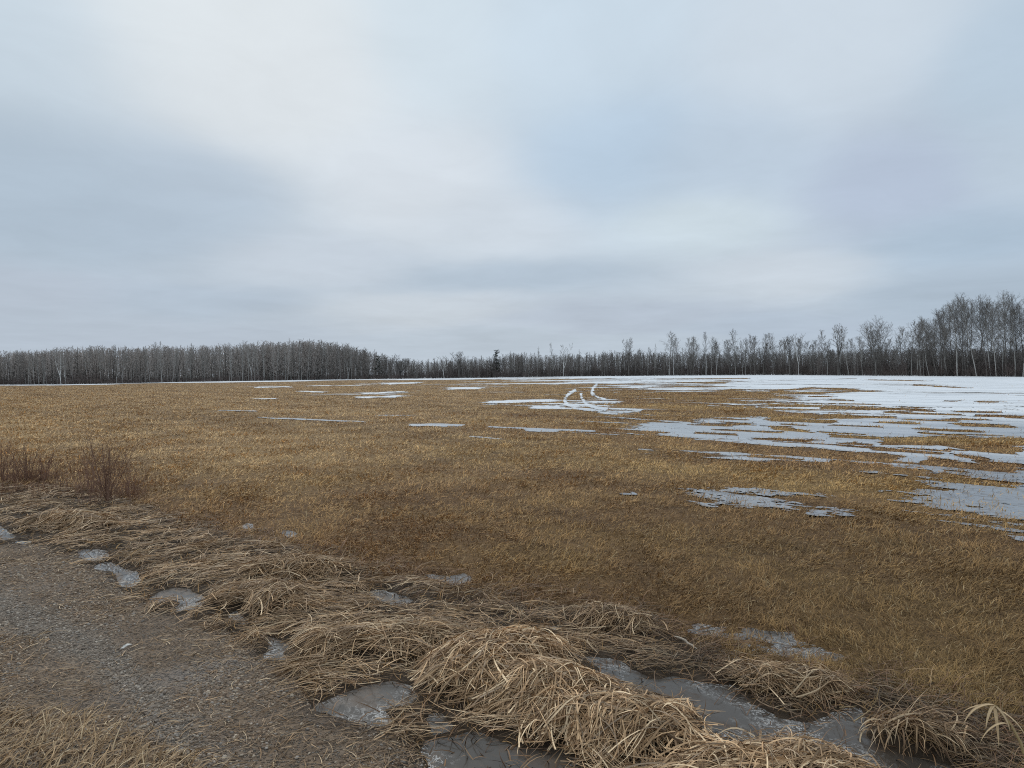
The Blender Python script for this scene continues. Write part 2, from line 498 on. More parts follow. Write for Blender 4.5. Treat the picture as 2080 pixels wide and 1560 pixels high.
mat_redstem = wood_mat('red_brown_stems', (.21, .120, .085), (.36, .225, .16), 14)
mat_stick = wood_mat('weathered_stick', (.22, .18, .14), (.42, .36, .29), 30)
mat_paper, nt, bs = new_mat('dirty_white_paper'); b = NB(nt)
n = b.noise(b.pos(), 45, 4, .6)
nt.links.new(b.mix(b.mapr(n, .5, .72, 0, .8), (.62, .60, .55), (.33, .30, .25)), bs.inputs['Base Color']); bs.inputs['Roughness'].default_value = .7

# ------------------------------------------------------------------ snow cover measured over the field
SU = [0, 400, 600, 800, 950, 1050, 1150, 1250, 1350, 1450, 1550, 1650, 1750, 1850, 1950, 2080]
SROWS = {
 768: [0, 0, .10, .12, .2, .35, .45, .75, .9, .95, .97, .98, .98, .98, .98, .98],
 773: [0, .03, .14, .15, .22, .33, .45, .66, .75, .85, .93, .97, .98, .98, .98, .98],
 780: [0, .03, .14, .22, .27, .38, .47, .62, .68, .77, .9, .95, .97, .97, .97, .97],
 788: [0, .02, .10, .14, .27, .32, .32, .47, .62, .7, .77, .86, .95, .97, .97, .97],
 796: [0, 0, .07, .12, .12, .22, .32, .5, .46, .46, .62, .77, .9, .95, .95, .95],
 805: [0, 0, .06, .30, .06, .17, .4, .55, .5, .4, .47, .75, .9, .93, .95, .93],
 815: [0, 0, 0, .06, .1, .5, .5, .55, .27, .3, .45, .7, .9, .92, .93, .93],
 828: [0, 0, 0, 0, .08, .2, .5, .45, .2, .3, .5, .65, .85, .9, .9, .82],
 840: [0, 0, 0, 0, 0, .08, .15, .3, .25, .12, .3, .45, .8, .9, .86, .8],
 852: [0, 0, .2, 0, 0, 0, 0, .25, .5, .5, .7, .72, .86, .9, .86, .85],
 864: [0, 0, 0, 0, 0, 0, .3, .55, .75, .85, .92, .93, .95, .95, .82, .8],
 875: [0, 0, 0, 0, 0, .1, .45, .5, .65, .88, .96, .96, .96, .96, .9, .9],
 885: [0, 0, 0, 0, 0, 0, 0, .3, .52, .75, .93, .97, .97, .8, .3, .45],
 900: [0, 0, 0, 0, 0, 0, 0, 0, .1, .15, .55, .88, .94, .55, .03, .15],
 910: [0, 0, 0, 0, 0, 0, 0, .05, .45, .15, .1, .35, .88, .93, .25, .4],
 920: [0, 0, 0, 0, 0, 0, 0, .0, .6, .65, .3, .1, .5, .97, .97, .75],
 932: [0, 0, 0, 0, 0, 0, 0, 0, .1, .72, .85, .75, .3, .72, .97, .88],
 945: [0, 0, 0, 0, 0, 0, 0, 0, 0, .1, .3, .72, .88, .97, .93, .93],
 955: [0, 0, 0, 0, 0, 0, 0, 0, 0, 0, 0, .08, .5, .78, .93, .97],
 970: [0, 0, 0, 0, 0, 0, 0, 0, .05, .03, 0, 0, .12, .3, .9, .96],
 985: [0, 0, 0, 0, 0, 0, 0, 0, .10, .34, .30, .16, .10, .22, .5, .8],
 1000: [0, 0, 0, 0, 0, 0, 0, 0, .10, .48, .58, .45, .28, .38, .66, .9],
 1015: [0, 0, 0, 0, 0, 0, 0, 0, .10, .40, .52, .34, .25, .38, .85, .97],
 1030: [0, 0, 0, 0, 0, 0, 0, 0, .12, .62, .45, .22, .15, .36, .66, .97],
 1045: [0, 0, 0, 0, 0, 0, 0, 0, .05, .25, .32, .50, .28, .22, .5, .94],
 1060: [0, 0, 0, 0, 0, 0, 0, 0, 0, .06, .15, .22, .12, .14, .26, .6],
 1085: [0, 0, 0, 0, 0, 0, 0, 0, 0, .04, .05, .05, .03, .05, .1, .25],
 1105: [0, 0, 0, 0, 0, 0, 0, 0, 0, 0, .05, .06, .02, .03, .2, .5],
 1125: [0, 0, 0, 0, 0, 0, 0, 0, 0, 0, .05, .05, 0, 0, .03, .05],
 1150: [0] * 16,
}
SV = np.array(sorted(SROWS)); ST = np.array([SROWS[k] for k in SV], float)
# single streaks, pools and the two curved wheel tracks: (points, half width px in v, strength)
STREAKS = [
 ([(535, 849), (600, 852), (700, 856), (735, 857)], 1.6, .9), ([(840, 864), (880, 863), (940, 865)], 2.6, 1.0),
 ([(985, 867), (1040, 869), (1100, 872)], 1.4, .9), ([(1075, 873), (1150, 876), (1250, 881)], 3.4, 1.0),
 ([(960, 887), (1025, 892)], 1.0, .8), ([(770, 844), (870, 845)], 1.0, .8), ([(725, 808), (770, 807), (825, 805)], 2.4, 1.0),
 ([(520, 811), (570, 810)], 1.0, .8), ([(735, 800), (800, 797), (820, 796)], 1.1, .9), ([(610, 795), (660, 797)], 1.0, .8),
 ([(780, 780), (820, 779), (850, 778)], 1.8, .9), ([(630, 784), (700, 783), (750, 782)], 1.0, .8), ([(910, 790), (975, 789)], 2.0, 1.0),
 ([(520, 787), (590, 786)], 1.0, .8), ([(440, 834), (520, 836)], 1.0, .6), ([(990, 818), (1040, 816), (1130, 814)], 3.5, 1.0),
 ([(1080, 829), (1140, 828)], 2.5, 1.0), ([(1260, 1003), (1285, 1003)], 3.0, 1.0),
 ([(1300, 911), (1400, 918), (1500, 925), (1600, 935)], 4.5, .8), ([(1090, 874), (1180, 876), (1300, 882)], 3.5, 1.0),
]
TRACKS = [([(1168, 793), (1156, 800), (1149, 808), (1147, 815), (1152, 822), (1166, 828), (1190, 833), (1230, 838), (1300, 836)], 3.6),
 ([(1212, 781), (1205, 788), (1202, 797), (1203, 803)], 3.2), ([(1180, 801), (1182, 810), (1188, 818), (1200, 826), (1230, 832)], 3.2), ([(1203, 797), (1210, 806), (1230, 812)], 2.2)]
ISLANDS = [
 ([(1560,797),(1650,788),(1740,792)],2.0),([(1560,806),(1617,809)],3),([(1630,800),(1672,801)],1.3),([(1680,812),(1725,814)],1.6),
 ([(1675,829),(1750,830),(1835,831),(1900,835)],3),([(1802,837),(1852,839)],2.5),([(1560,838),(1660,845),(1820,849)],2.6),([(1560,851),(1690,856)],5),
 ([(1560,870),(1645,877)],3),([(1940,836),(2030,838)],2),([(1975,844),(2080,847)],3),([(1925,852),(2005,854)],1.6),([(1955,864),(2042,866)],3),
 ([(1857,872),(1985,877)],2.5),([(1685,886),(1785,891)],3),([(1800,897),(1910,895),(1985,908),(2060,913)],10),([(1560,917),(1685,925),(1810,935)],7),
 ([(1882,939),(1985,950),(2062,957)],5),([(1560,940),(1735,947),(1867,960)],3),([(1935,925),(2010,937)],3),([(1990,945),(2090,950)],2.5),
 ([(1040,785),(1177,784)],1.6),([(1040,793),(1150,797)],4),([(1215,795),(1315,795)],4),([(1240,810),(1377,805)],2),([(1402,805),(1560,799)],4),
 ([(1265,818),(1440,830),(1560,835)],8),([(1252,842),(1415,854)],5),([(1215,861),(1302,862)],3),([(1220,875),(1340,880)],4),([(1452,910),(1560,922)],4),
 ([(1340,922),(1440,927)],2.2),([(1465,861),(1527,862)],2.5),([(1700,768),(1800,769)],.8),([(1850,782),(1965,789)],1.0),([(1760,772),(1880,774)],.8),
 ([(1380,778),(1470,777)],1.0),([(1320,787),(1420,785)],1.2),([(1590,862),(1640,865)],1.5),([(1420,880),(1500,884)],2),([(1700,905),(1790,912)],2),
 ([(1870,880),(1960,886)],2),([(2000,890),(2080,893)],2.5),([(1780,858),(1870,862)],1.5),([(1900,968),(2080,985)],4),([(1330,770),(1520,769)],.8),
]
_r = np.random.default_rng(77)
for _k in range(110):
    _u = _r.uniform(1150, 2120); _v = _r.uniform(772, 1000); _l = _r.uniform(10, 55) * (.5 + (_v - 760) / 150)
    if _u > 1500 and _v < 850 and _r.random() < .7: continue
    _sl = (_v - 775) / 220 * .10
    ISLANDS.append(([(_u - _l, _v - _l * _sl), (_u + _l, _v + _l * _sl)], _r.uniform(.5, 1.0) * (.7 + (_v - 765) / 90)))

def snow_cover(x, y):
    u, v = PX(x, y)
    e = v - v_edge(u)
    iv = np.clip(np.searchsorted(SV, v) - 1, 0, len(SV) - 2)
    fv = np.clip((v - SV[iv]) / (SV[iv + 1] - SV[iv]), 0, 1)
    iu = np.clip(np.searchsorted(SU, u) - 1, 0, len(SU) - 2); SUa = np.array(SU, float)
    fu = np.clip((u - SUa[iu]) / (SUa[iu + 1] - SUa[iu]), 0, 1)
    c = (ST[iv, iu] * (1 - fu) + ST[iv, iu + 1] * fu) * (1 - fv) + (ST[iv + 1, iu] * (1 - fu) + ST[iv + 1, iu + 1] * fu) * fv
    xr = (x * math.cos(ROW) - y * math.sin(ROW)); yr = (x * math.sin(ROW) + y * math.cos(ROW))
    r = np.hypot(x, y)
    nf = fbm(x * .035, y * .05, 7, 91, .74)
    nm = .66 * fbm(xr * .20, yr * .75, 6, 92, .72) + .45 * fbm(xr * .07, yr * .3, 3, 94)
    w = smooth(30, 60, r)
    n = nf * w * 2.1 + nm * (1 - .55 * w) * 2.3
    q = .5 * (1 + np.tanh(.95 * n))
    c = np.where(c < .012, 0, c)
    c = c + .24 * smooth(1330, 1500, u) * smooth(845, 860, v) * smooth(975, 950, v) * (c > .3)
    jag = fbm(xr * .35, yr * 1.2, 4, 93, .7)
    for pts, wv, k in STREAKS:
        m = (u > min(p[0] for p in pts) - 60) & (u < max(p[0] for p in pts) + 60) & (v > min(p[1] for p in pts) - 25) & (v < max(p[1] for p in pts) + 25)
        if m.any():
            uu_ = u[m] + 22 * jag[m]; vv_ = v[m] + wv * .5 * nm[m]
            d = seg_dist(uu_, vv_, pts, wv) / wv
            c[m] = np.maximum(c[m], 1.05 * k * np.exp(-(d * .95) ** 4) - .12 * (jag[m] > .5))
    for pts, wv in ISLANDS:
        m = (u > min(p[0] for p in pts) - 50) & (u < max(p[0] for p in pts) + 50) & (v > min(p[1] for p in pts) - 25) & (v < max(p[1] for p in pts) + 25)
        if m.any():
            d = seg_dist(u[m] + 24 * jag[m], v[m] + wv * .8 * nm[m], pts, wv) / wv * (1 + .5 * jag[m])
            c[m] = np.minimum(c[m], 1.15 - 1.2 * np.exp(-(d * .9) ** 4))
    for pts, wv in TRACKS:
        m = (u > 1100) & (u < 1320) & (v > 775) & (v < 850)
        if m.any():
            d = seg_dist(u[m] + 3 * jag[m], v[m], pts, wv) / wv
            c[m] = np.maximum(c[m], 1.25 * np.exp(-(d) ** 4) * (1 - .35 * smooth(0, .8, jag[m])) * .80)
    s = np.where(c < .012, -1, c + .10 * smooth(.88, .97, c) - q)
    eth = np.interp(u, [0, 300, 420, 700, 1040, 1300, 1600, 2080], [1.5, 1.2, 2.2, 1.6, 3.0, 4.0, 5.0, 5.0])
    lim = fbm(x * .05, y * .05, 2, 95)
    s = np.where(e < eth * (1 + .5 * lim), np.maximum(s, .35 + .5 * lim), s)
    return np.where((e < -12) | (y < 2), -1, s), u, v

# ------------------------------------------------------------------ the ground: one polar sheet, finer near the camera
az_f = np.linspace(-R(47), R(47), 400)
az_c = np.linspace(R(47), R(313), 54)[1:]
az = np.concatenate([az_f, az_c])
rad = np.concatenate([np.geomspace(.25, 2.0, 14)[:-1], np.geomspace(2.0, 26, 520)[:-1], np.geomspace(26, 400, 110)[:-1], np.geomspace(400, 700, 8)])
AA, RR = np.meshgrid(az, rad)
GX = (RR * np.sin(AA)); GY = (RR * np.cos(AA))
sh = GX.shape
gz = ground_h(GX.ravel().copy(), GY.ravel().copy())
road, straw, fld, dr, dt = zones(GX.ravel(), GY.ravel())
Vg = np.stack([GX.ravel(), GY.ravel(), gz], 1)
nr, nc = sh
ii = (np.arange(nr - 1)[:, None] * nc + np.arange(nc)); jj = (np.arange(nr - 1)[:, None] * nc + (np.arange(nc) + 1) % nc)
Q = np.stack([ii.ravel(), (ii + nc).ravel(), (jj + nc).ravel(), jj.ravel()], 1)
cap = np.stack([np.arange(nc), (np.arange(nc) + 1) % nc, np.full(nc, len(Vg))], 1)
tintg = field_tint(GX.ravel(), GY.ravel())
beyond = smooth(1.05, 1.25, np.hypot(GX, GY).ravel() / np.maximum(1, np.hypot(*G(np.clip(PX(GX.ravel(), GY.ravel())[0], -500, 2600), v_edge(np.clip(PX(GX.ravel(), GY.ravel())[0], -500, 2600))))))
tintg = tintg * (1 - beyond[:, None]) + np.array([.07, .055, .04]) * beyond[:, None]
tintg = np.concatenate([tintg, [[.1, .08, .05]]])
ditch = np.concatenate([np.clip(straw + road, 0, 1) * (np.hypot(GX, GY).ravel() < 40), [1]])
me = mesh_from('field', np.concatenate([Vg, [[0, 0, gz[0]]]]), Q, cap, tintg, mat_field, True, {'ditch': ditch})
tag(obj('field', me), 'wide flat field of dead brown grass reaching to the bare woods', 'field', kind='structure')

# gravel track, a sheet 4 mm above
T = np.concatenate([Q[:, [0, 1, 2]], Q[:, [0, 2, 3]]])
keep = np.hypot(GX, GY).ravel()[T].max(1) < 60
Sroad = road - .5
V2, t2, q2, _ = iso_clip(Vg + np.array([0, 0, .004]), T[keep], Sroad)
damp = smooth(-.20, -.01, in_puddle(V2[:, 0], V2[:, 1]) + .05 * fbm(V2[:, 0] * 6, V2[:, 1] * 6, 3, 62)) * .85
tag(obj('gravel_track', mesh_from('gravel_track', V2, q2, t2, None, mat_road, True, {'damp': damp, 'wheel': wheel(V2[:, 0], V2[:, 1])})), 'muddy brown gravel track strewn with straw at lower left', 'track', kind='structure')

# puddles --------------------------------------------------------------
PLAB = ['small icy puddle cut off by the left edge of the photo', 'tiny sliver of water beside the leftmost puddle', 'small icy puddle with short dark stems standing in it',
 'long thin grey puddle bending below the stemmed puddle', 'rounded grey ice puddle with a straw spit on its near side', 'small triangular icy puddle right of the rounded one',
 'two lobed small icy puddle at the edge of the gravel', 'tiny straw covered puddle below the middle straw hump', 'oval icy puddle among matted straw near the arched hump',
 'largest icy puddle on the gravel edge with white frost marks', 'small grey puddle between the frosted puddle and the big straw heap', 'shallow muddy puddle at the bottom edge below the big heap',
 'long icy water channel running past the big straw heap to the corner', 'small pool between the big heap and the bottom straw heap', 'broken grass filled puddle at the field edge above the channel',
 'little puddle behind the top of the big straw heap', 'little puddle in straw just above the one behind the heap', 'tiny puddle by a tuft beyond the big straw heap',
 'thin puddle glimpsed over the left shoulder of the big heap', 'tiny bright puddle in brown grass left of the arched hump', 'pale puddle half hidden in brown grass beyond the oval puddle', 'tiny puddle high in the straw band at left']
for i, pg in enumerate(PUDG):
    x0, y0 = pg.min(0) - .12; x1, y1 = pg.max(0) + .12
    dist = math.hypot((x0 + x1) / 2, (y0 + y1) / 2); stp = max(.012, dist * .0028)
    xs = np.arange(x0, x1, stp); ys = np.arange(y0, y1, stp)
    gx, gy = np.meshgrid(xs, ys)
    S = pud_field(i, gx, gy).ravel() + .012
    z = np.full(gx.size, -.013 + .0007 * (i % 5))
    V3 = np.stack([gx.ravel(), gy.ravel(), z], 1)
    V2, t2, q2, _ = iso_clip(V3, grid_tris(len(ys), len(xs)), S)
    if len(t2):
        tag(obj('puddle', mesh_from('puddle', V2, q2, t2, None, mat_puddle, True)), PLAB[i], 'puddle', 'puddles along the ditch', 'structure')

# snow sheet and meltwater on the field ----------------------------------
uu = np.linspace(-260, 2340, 1500)
rows = np.concatenate([np.linspace(6.2, 60, 210), np.linspace(60.5, 420, 420)])   # finer with distance, like any ground mesh seen far off
azs = np.arctan((uu - 1040) / F)
dd = CAM_H * F / rows
UA, DD = np.meshgrid(azs, dd)
gx = np.tan(UA) * DD; gy = DD
S, su, sv = snow_cover(gx.ravel(), gy.ravel())
rr = np.hypot(gx, gy).ravel()
TT = grid_tris(*gx.shape)
limit = sv + 10 * fbm(gx.ravel() * .3, gy.ravel() * .3, 3, 97)
zz = .012 + smooth(15, 60, rr) * (.016 + .02 * fbm(gx.ravel() * .3, gy.ravel() * .3, 4, 98))
Vs = np.stack([gx.ravel(), gy.ravel(), zz], 1)
Ssnow = np.minimum(S, (952 - limit) / 20)
V2, t2, q2, _ = iso_clip(Vs, TT, Ssnow)
u2, v2 = PX(V2[:, 0], V2[:, 1])
slush = smooth(812, 870, v2 + .02 * (1500 - u2) ) * .9 + .08
rim = smooth(.34, .0, snow_cover(V2[:, 0], V2[:, 1])[0])
tag(obj('snow', mesh_from('snow', V2, q2, t2, None, mat_snow, True, {'slush': slush, 'rim': rim})), 'broken sheets of melting snow and grey slush across the far right field', 'snow', kind='structure')
Vm = Vs.copy(); Vm[:, 2] = .010
fine = fbm(gx.ravel() * 3.5, gy.ravel() * 5, 4, 99, .7)
Smelt = np.minimum(np.minimum(S, (limit - 945) / 20), .5 * (fine + .18 + 1.6 * smooth(.05, .55, S)))
nearm = rr < 30
Tm = TT[nearm[TT].all(1)]
V2, t2, q2, _ = iso_clip(Vm, Tm, Smelt)
tag(obj('meltwater', mesh_from('meltwater', V2, q2, t2, None, mat_melt, True)), 'shallow bluish meltwater lying between grass strips at right', 'water', kind='structure')

# ------------------------------------------------------------------ blades
def blades(x, y, head, L, wid, seg, col, phi0, droop, curve, z0, roll, taper=2.0):
    """free standing blades: elevation phi0 that falls by droop along the blade"""
    n = len(x); t = np.linspace(0, 1, seg + 1)
    ang = head[:, None] + curve[:, None] * t
    phi = phi0[:, None] - droop[:, None] * t
    st = (L / seg)[:, None]
    cx = np.cos(phi) * np.cos(ang) * st; cy = np.cos(phi) * np.sin(ang) * st; cz = np.sin(phi) * st
    px = x[:, None] + np.concatenate([np.zeros((n, 1)), np.cumsum(cx[:, :-1], 1)], 1)
    py = y[:, None] + np.concatenate([np.zeros((n, 1)), np.cumsum(cy[:, :-1], 1)], 1)
    pz = z0[:, None] + np.concatenate([np.zeros((n, 1)), np.cumsum(cz[:, :-1], 1)], 1)
    return ribbon(px, py, pz, ang, wid, t, col, roll, taper)

def ribbon(px, py, pz, ang, wid, t, col, roll, taper=2.0):
    n, k = px.shape
    w = wid[:, None] * (1 - .88 * t ** taper) * .5
    wx = -np.sin(ang) * np.cos(roll)[:, None] * w; wy = np.cos(ang) * np.cos(roll)[:, None] * w; wz = np.sin(roll)[:, None] * w
    A = np.stack([px - wx, py - wy, pz - wz], -1); B = np.stack([px + wx, py + wy, pz + wz], -1)
    V = np.stack([A, B], 2).reshape(-1, 3)
    base = (np.arange(n) * k * 2)[:, None] + (np.arange(k - 1) * 2)
    q = np.stack([base, base + 1, base + 3, base + 2], -1).reshape(-1, 4)
    c = np.repeat(col, k * 2, axis=0)
    return V, q, c

def mat_blades(x, y, head, L, wid, seg, col, curve, lift, arch, roll, surf=None):
    surf = surf or straw_top
    n = len(x); t = np.linspace(0, 1, seg + 1)
    ang = head[:, None] + curve[:, None] * (t - .3)
    st = (L / seg)[:, None]
    px = x[:, None] + np.concatenate([np.zeros((n, 1)), np.cumsum(np.cos(ang[:, :-1]) * st, 1)], 1)
    py = y[:, None] + np.concatenate([np.zeros((n, 1)), np.cumsum(np.sin(ang[:, :-1]) * st, 1)], 1)
    ks = [1, seg // 2, seg - 1]
    wet = (in_puddle(px[:, ks].ravel(), py[:, ks].ravel()).reshape(n, 3) > .015).sum(1)
    ok = (wet == 0) | (rng.random(n) < np.where(wet == 1, .22, .05))
    px, py, ang = px[ok], py[ok], ang[ok]; wid, col, lift, arch, roll = wid[ok], col[ok], lift[ok], arch[ok], roll[ok]
    z = surf(px.ravel(), py.ravel()).reshape(px.shape)
    # stiff blades bridge hollows: relax the height along the blade
    for _ in range(2):
        z[:, 1:-1] = .5 * z[:, 1:-1] + .25 * (z[:, :-2] + z[:, 2:])
    pz = z + lift[:, None] + arch[:, None] * np.sin(math.pi * np.clip(t * 1.05, 0, 1))
    return ribbon(px, py, pz, ang, wid, t, col, roll)

def merge(parts):
    V, Qd, C = [], [], []; o = 0
    for v, q, c in parts:
        V.append(v); Qd.append(q + o); C.append(c); o += len(v)
    return np.concatenate(V), np.concatenate(Qd), np.concatenate(C)

def samp(n, d0, d1, p, wide=.98):
    """places in front of the camera, density falling with distance"""
    r = rng.random(n)
    d = (d0 ** (1 - p) + r * (d1 ** (1 - p) - d0 ** (1 - p))) ** (1 / (1 - p)) if p != 1 else d0 * (d1 / d0) ** r
    th = (rng.random(n) * 2 - 1) * wide
    return d * th, d

def straw_cols(n, bright=1.0):
    a = np.array([.60, .395, .215]); bb = np.array([.17, .096, .046]); cc = np.array([.74, .55, .34]); g = np.array([.36, .26, .17])
    r = rng.random(n)[:, None]; k = rng.random(n)
    c = bb + (a - bb) * r ** .8
    c = np.where((k > .84)[:, None], cc, c); c = np.where((k < .08)[:, None], g, c)
    return c * np.minimum(bright * (.82 + .42 * rng.random(n)), .80 / c.max(1))[:, None]

# field grass -----------------------------------------------------------
N = 1230000
x, y = samp(N, 2.5, 260, .90)
road, straw, fld, dr, dt = zones(x, y)
Sn, su, sv = snow_cover(x, y)
pd = in_puddle(x, y)
patch = fbm(x * .9, y * .9, 3, 41)
pr = fld * (.72 + .40 * patch) * smooth(260, 130, np.hypot(x, y)) * (1 + .5 * np.clip(fbm(x * 3.2, y * 3.2, 3, 43), -1, .6)) + straw * .10
pr = np.where(Sn > -.02, pr * np.where(sv > 930, np.where(Sn < .25, .45, .10), .010), pr)
pr = np.where(pd > 0, pr * .18, pr)
k = rng.random(N) < pr
x, y, patch, st_ = x[k], y[k], patch[k], straw[k]; n = len(x)
dist = np.hypot(x, y)
clump = fbm(x * 3.2, y * 3.2, 3, 43)
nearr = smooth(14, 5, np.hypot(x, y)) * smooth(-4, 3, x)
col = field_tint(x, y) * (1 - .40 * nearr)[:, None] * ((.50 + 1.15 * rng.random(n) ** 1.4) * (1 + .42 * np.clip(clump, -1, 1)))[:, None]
kk = rng.random(n) < .055
col[kk] = np.array([.56, .41, .22]) * (.6 + .5 * rng.random(kk.sum()))[:, None]
Hh = .044 * (.5 + .9 * rng.random(n)) * (np.minimum(dist, 60) / 4) ** .14 * (1 + .30 * np.clip(patch, -1, 1) + .45 * np.clip(clump, -1, 1))
bn = fbm(x * .6, y * .6, 2, 42) * 2.5
V, q, c = blades(x, y, bn + rng.normal(0, 1.0, n), Hh * 1.5,   .0034 * (dist / 4) ** .84 * (.7 + .6 * rng.random(n)), 3, col,
                 rng.uniform(.0, 1.0, n) ** 1.0 * 1.15 + .02, rng.uniform(.2, 1.7, n), rng.normal(0, .7, n), ground_h(x.copy(), y.copy()) + .008 * rng.random(n), rng.uniform(-.6, .6, n), 1.6)
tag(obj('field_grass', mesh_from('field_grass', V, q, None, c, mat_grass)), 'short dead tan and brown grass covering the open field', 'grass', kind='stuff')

# thin dark stems through ice and water
x, y = samp(19500, 5, 60, .6)
Sn, su, sv = snow_cover(x, y)
k = (Sn > -.05) & (sv > 840) & (rng.random(len(x)) < np.where(Sn < .12, .45, .10)) & (su > 900)
x, y = x[k], y[k]; n = len(x); dist = np.hypot(x, y)
V, q, c = blades(x, y, rng.uniform(0, 6.28, n), .075 * (.4 + rng.random(n)), .0045 * (dist / 5) ** .6, 3, np.array([.28, .18, .085]) * (.4 + rng.random(n))[:, None],
                 rng.uniform(.7, 1.5, n), rng.uniform(0, 1, n), rng.normal(0, .4, n), np.full(n, .0), rng.uniform(-.5, .5, n))
tag(obj('drowned_stubble', mesh_from('drowned_stubble', V, q, None, c, mat_grass)), 'dark stubble stems poking through the ice and meltwater', 'stubble', kind='stuff')

# matted straw -----------------------------------------------------------
def flow(x, y):
    u, v = PX(x, y)
    base = np.where(u < 420, R(62), np.where(u < 700, R(30), R(-8)))
    base = np.interp(u, [0, 250, 480, 700, 1000, 1300, 1700, 2080], [R(66), R(58), R(40), R(8), R(-12), R(-30), R(-35), R(-30)])
    return base + .75 * fbm(x * 1.1, y * 1.1, 3, 51)

def locks(nl, per, fx, fy, spread, L0, w0, hj, arch0, lift0, cross=.14, bright=1.0, headf=None, surf=None, colmul=None, seg=6):
    h0 = (headf or flow)(fx, fy) + rng.normal(0, .38, nl) + np.where(rng.random(nl) < .5, 0, math.pi)
    cu = rng.normal(0, .55, nl); br = (.55 + .78 * rng.random(nl)) * bright
    n = nl * per
    rep = lambda a: np.repeat(a, per)
    x = rep(fx) + rng.normal(0, spread, n); y = rep(fy) + rng.normal(0, spread, n)
    h = rep(h0) + rng.normal(0, hj, n)
    cr = rng.random(n) < cross
    h[cr] = rng.uniform(0, 6.28, cr.sum())
    L = L0 * (.22 + 1.0 * rng.random(n)); dist = np.hypot(x, y)
    w = w0 * (.45 + .9 * rng.random(n) ** 1.5) * np.maximum(1, (dist / 5) ** .6)
    col = straw_cols(n) * rep(br)[:, None]
    if colmul is not None: col = col * rep(colmul)[:, None]
    x -= np.cos(h) * L * .45; y -= np.sin(h) * L * .45
    lift = lift0 * rng.random(n) ** 1.3
    return mat_blades(x, y, h, L, w, seg, col, rep(cu) + rng.normal(0, .55, n), lift, arch0 * rng.random(n) ** 3, rng.normal(0, .55, n), surf)

parts = []
x, y = samp(12900, 2.7, 12.5, .55)
road, straw, fld, dr, dt = zones(x, y)
pd = in_puddle(x, y)
lump = fbm(x * 1.3, y * 1.3, 3, 46)
u_, v_ = PX(x, y)
right = smooth(1130, 1480, u_ + 25 * fbm(x * 2, y * 2, 2, 47)) * smooth(1700, 1560, v_)
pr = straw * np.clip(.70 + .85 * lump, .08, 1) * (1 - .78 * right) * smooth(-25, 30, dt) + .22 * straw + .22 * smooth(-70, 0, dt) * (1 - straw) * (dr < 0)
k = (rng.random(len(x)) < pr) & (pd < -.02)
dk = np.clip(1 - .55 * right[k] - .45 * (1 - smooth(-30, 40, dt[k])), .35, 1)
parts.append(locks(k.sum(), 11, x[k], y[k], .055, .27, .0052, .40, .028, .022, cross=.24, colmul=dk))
# loose straw over the track edge
x, y = samp(24500, 2.4, 12, .6)
road, straw, fld, dr, dt = zones(x, y)
pd = in_puddle(x, y)
pr = road * (.26 + .74 * smooth(80, -5, dr)) * np.clip(.6 + .7 * fbm(x * 1.4, y * 1.4, 3, 48), 0.05, 1) * (1 - .8 * wheel(x, y))
k = (rng.random(len(x)) < pr) & (pd < -.02)
parts.append(locks(k.sum(), 9, x[k], y[k], .10, .11, .0042, .8, .010, .010, cross=.5, bright=.8, surf=lambda a, b_: ground_h(a.copy(), b_.copy()) + .006, seg=4))
# rough dark brown grass between the straw and the field
x, y = samp(73000, 2.8, 13, .55)
road, straw, fld, dr, dt = zones(x, y)
u_, v_ = PX(x, y)
pr = smooth(-75, -15, dt) * smooth(60, 5, dt) * (dr < -5) + .5 * straw * smooth(1300, 1700, u_)
k = (rng.random(len(x)) < pr * np.clip(.6 + .5 * fbm(x * 1.5, y * 1.5, 3, 49), .1, 1)) & (in_puddle(x, y) < .0)
x, y = x[k], y[k]; n = len(x); dist = np.hypot(x, y)
rb = np.array([.26, .145, .080]) * (.45 + 1.0 * rng.random(n) ** 1.5)[:, None]; hl = rng.random(n) < .12; rb[hl] = np.array([.50, .33, .18])
parts.append(blades(x, y, flow(x, y) + rng.normal(0, 1.1, n), .10 + .16 * rng.random(n), .0032 * np.maximum(1, (dist / 4) ** .75), 5, rb, rng.uniform(-.02, .9, n), rng.uniform(.2, 1.7, n), rng.normal(0, .8, n), ground_h(x.copy(), y.copy()) + .002, rng.normal(0, .5, n)))
V, q, c = merge(parts)
tag(obj('matted_straw', mesh_from('matted_straw', V, q, None, c, mat_straw)), 'flattened pale dead grass matted along the ditch beside the track', 'dead grass', kind='stuff')

# sparse stems lying and standing on the puddle rims
x, y = samp(73000, 2.5, 10, .6)
pd = in_puddle(x, y)
k = (pd > -.06) & (rng.random(len(x)) < np.where(pd < .05, .30, .05))
x, y = x[k], y[k]; n = len(x)
V, q, c = blades(x, y, rng.uniform(0, 6.28, n), .06 + .12 * rng.random(n), .004 + .003 * rng.random(n), 4, straw_cols(n, .6) * np.array([.8, .68, .6]), rng.uniform(-.05, .9, n), rng.uniform(.1, 1.4, n), rng.normal(0, .6, n), np.full(n, -.016), rng.normal(0, .5, n))
tag(obj('puddle_edge_grass', mesh_from('puddle_edge_grass', V, q, None, c, mat_straw)), 'wet brown grass ends standing round the puddle rims', 'wet grass', kind='stuff')

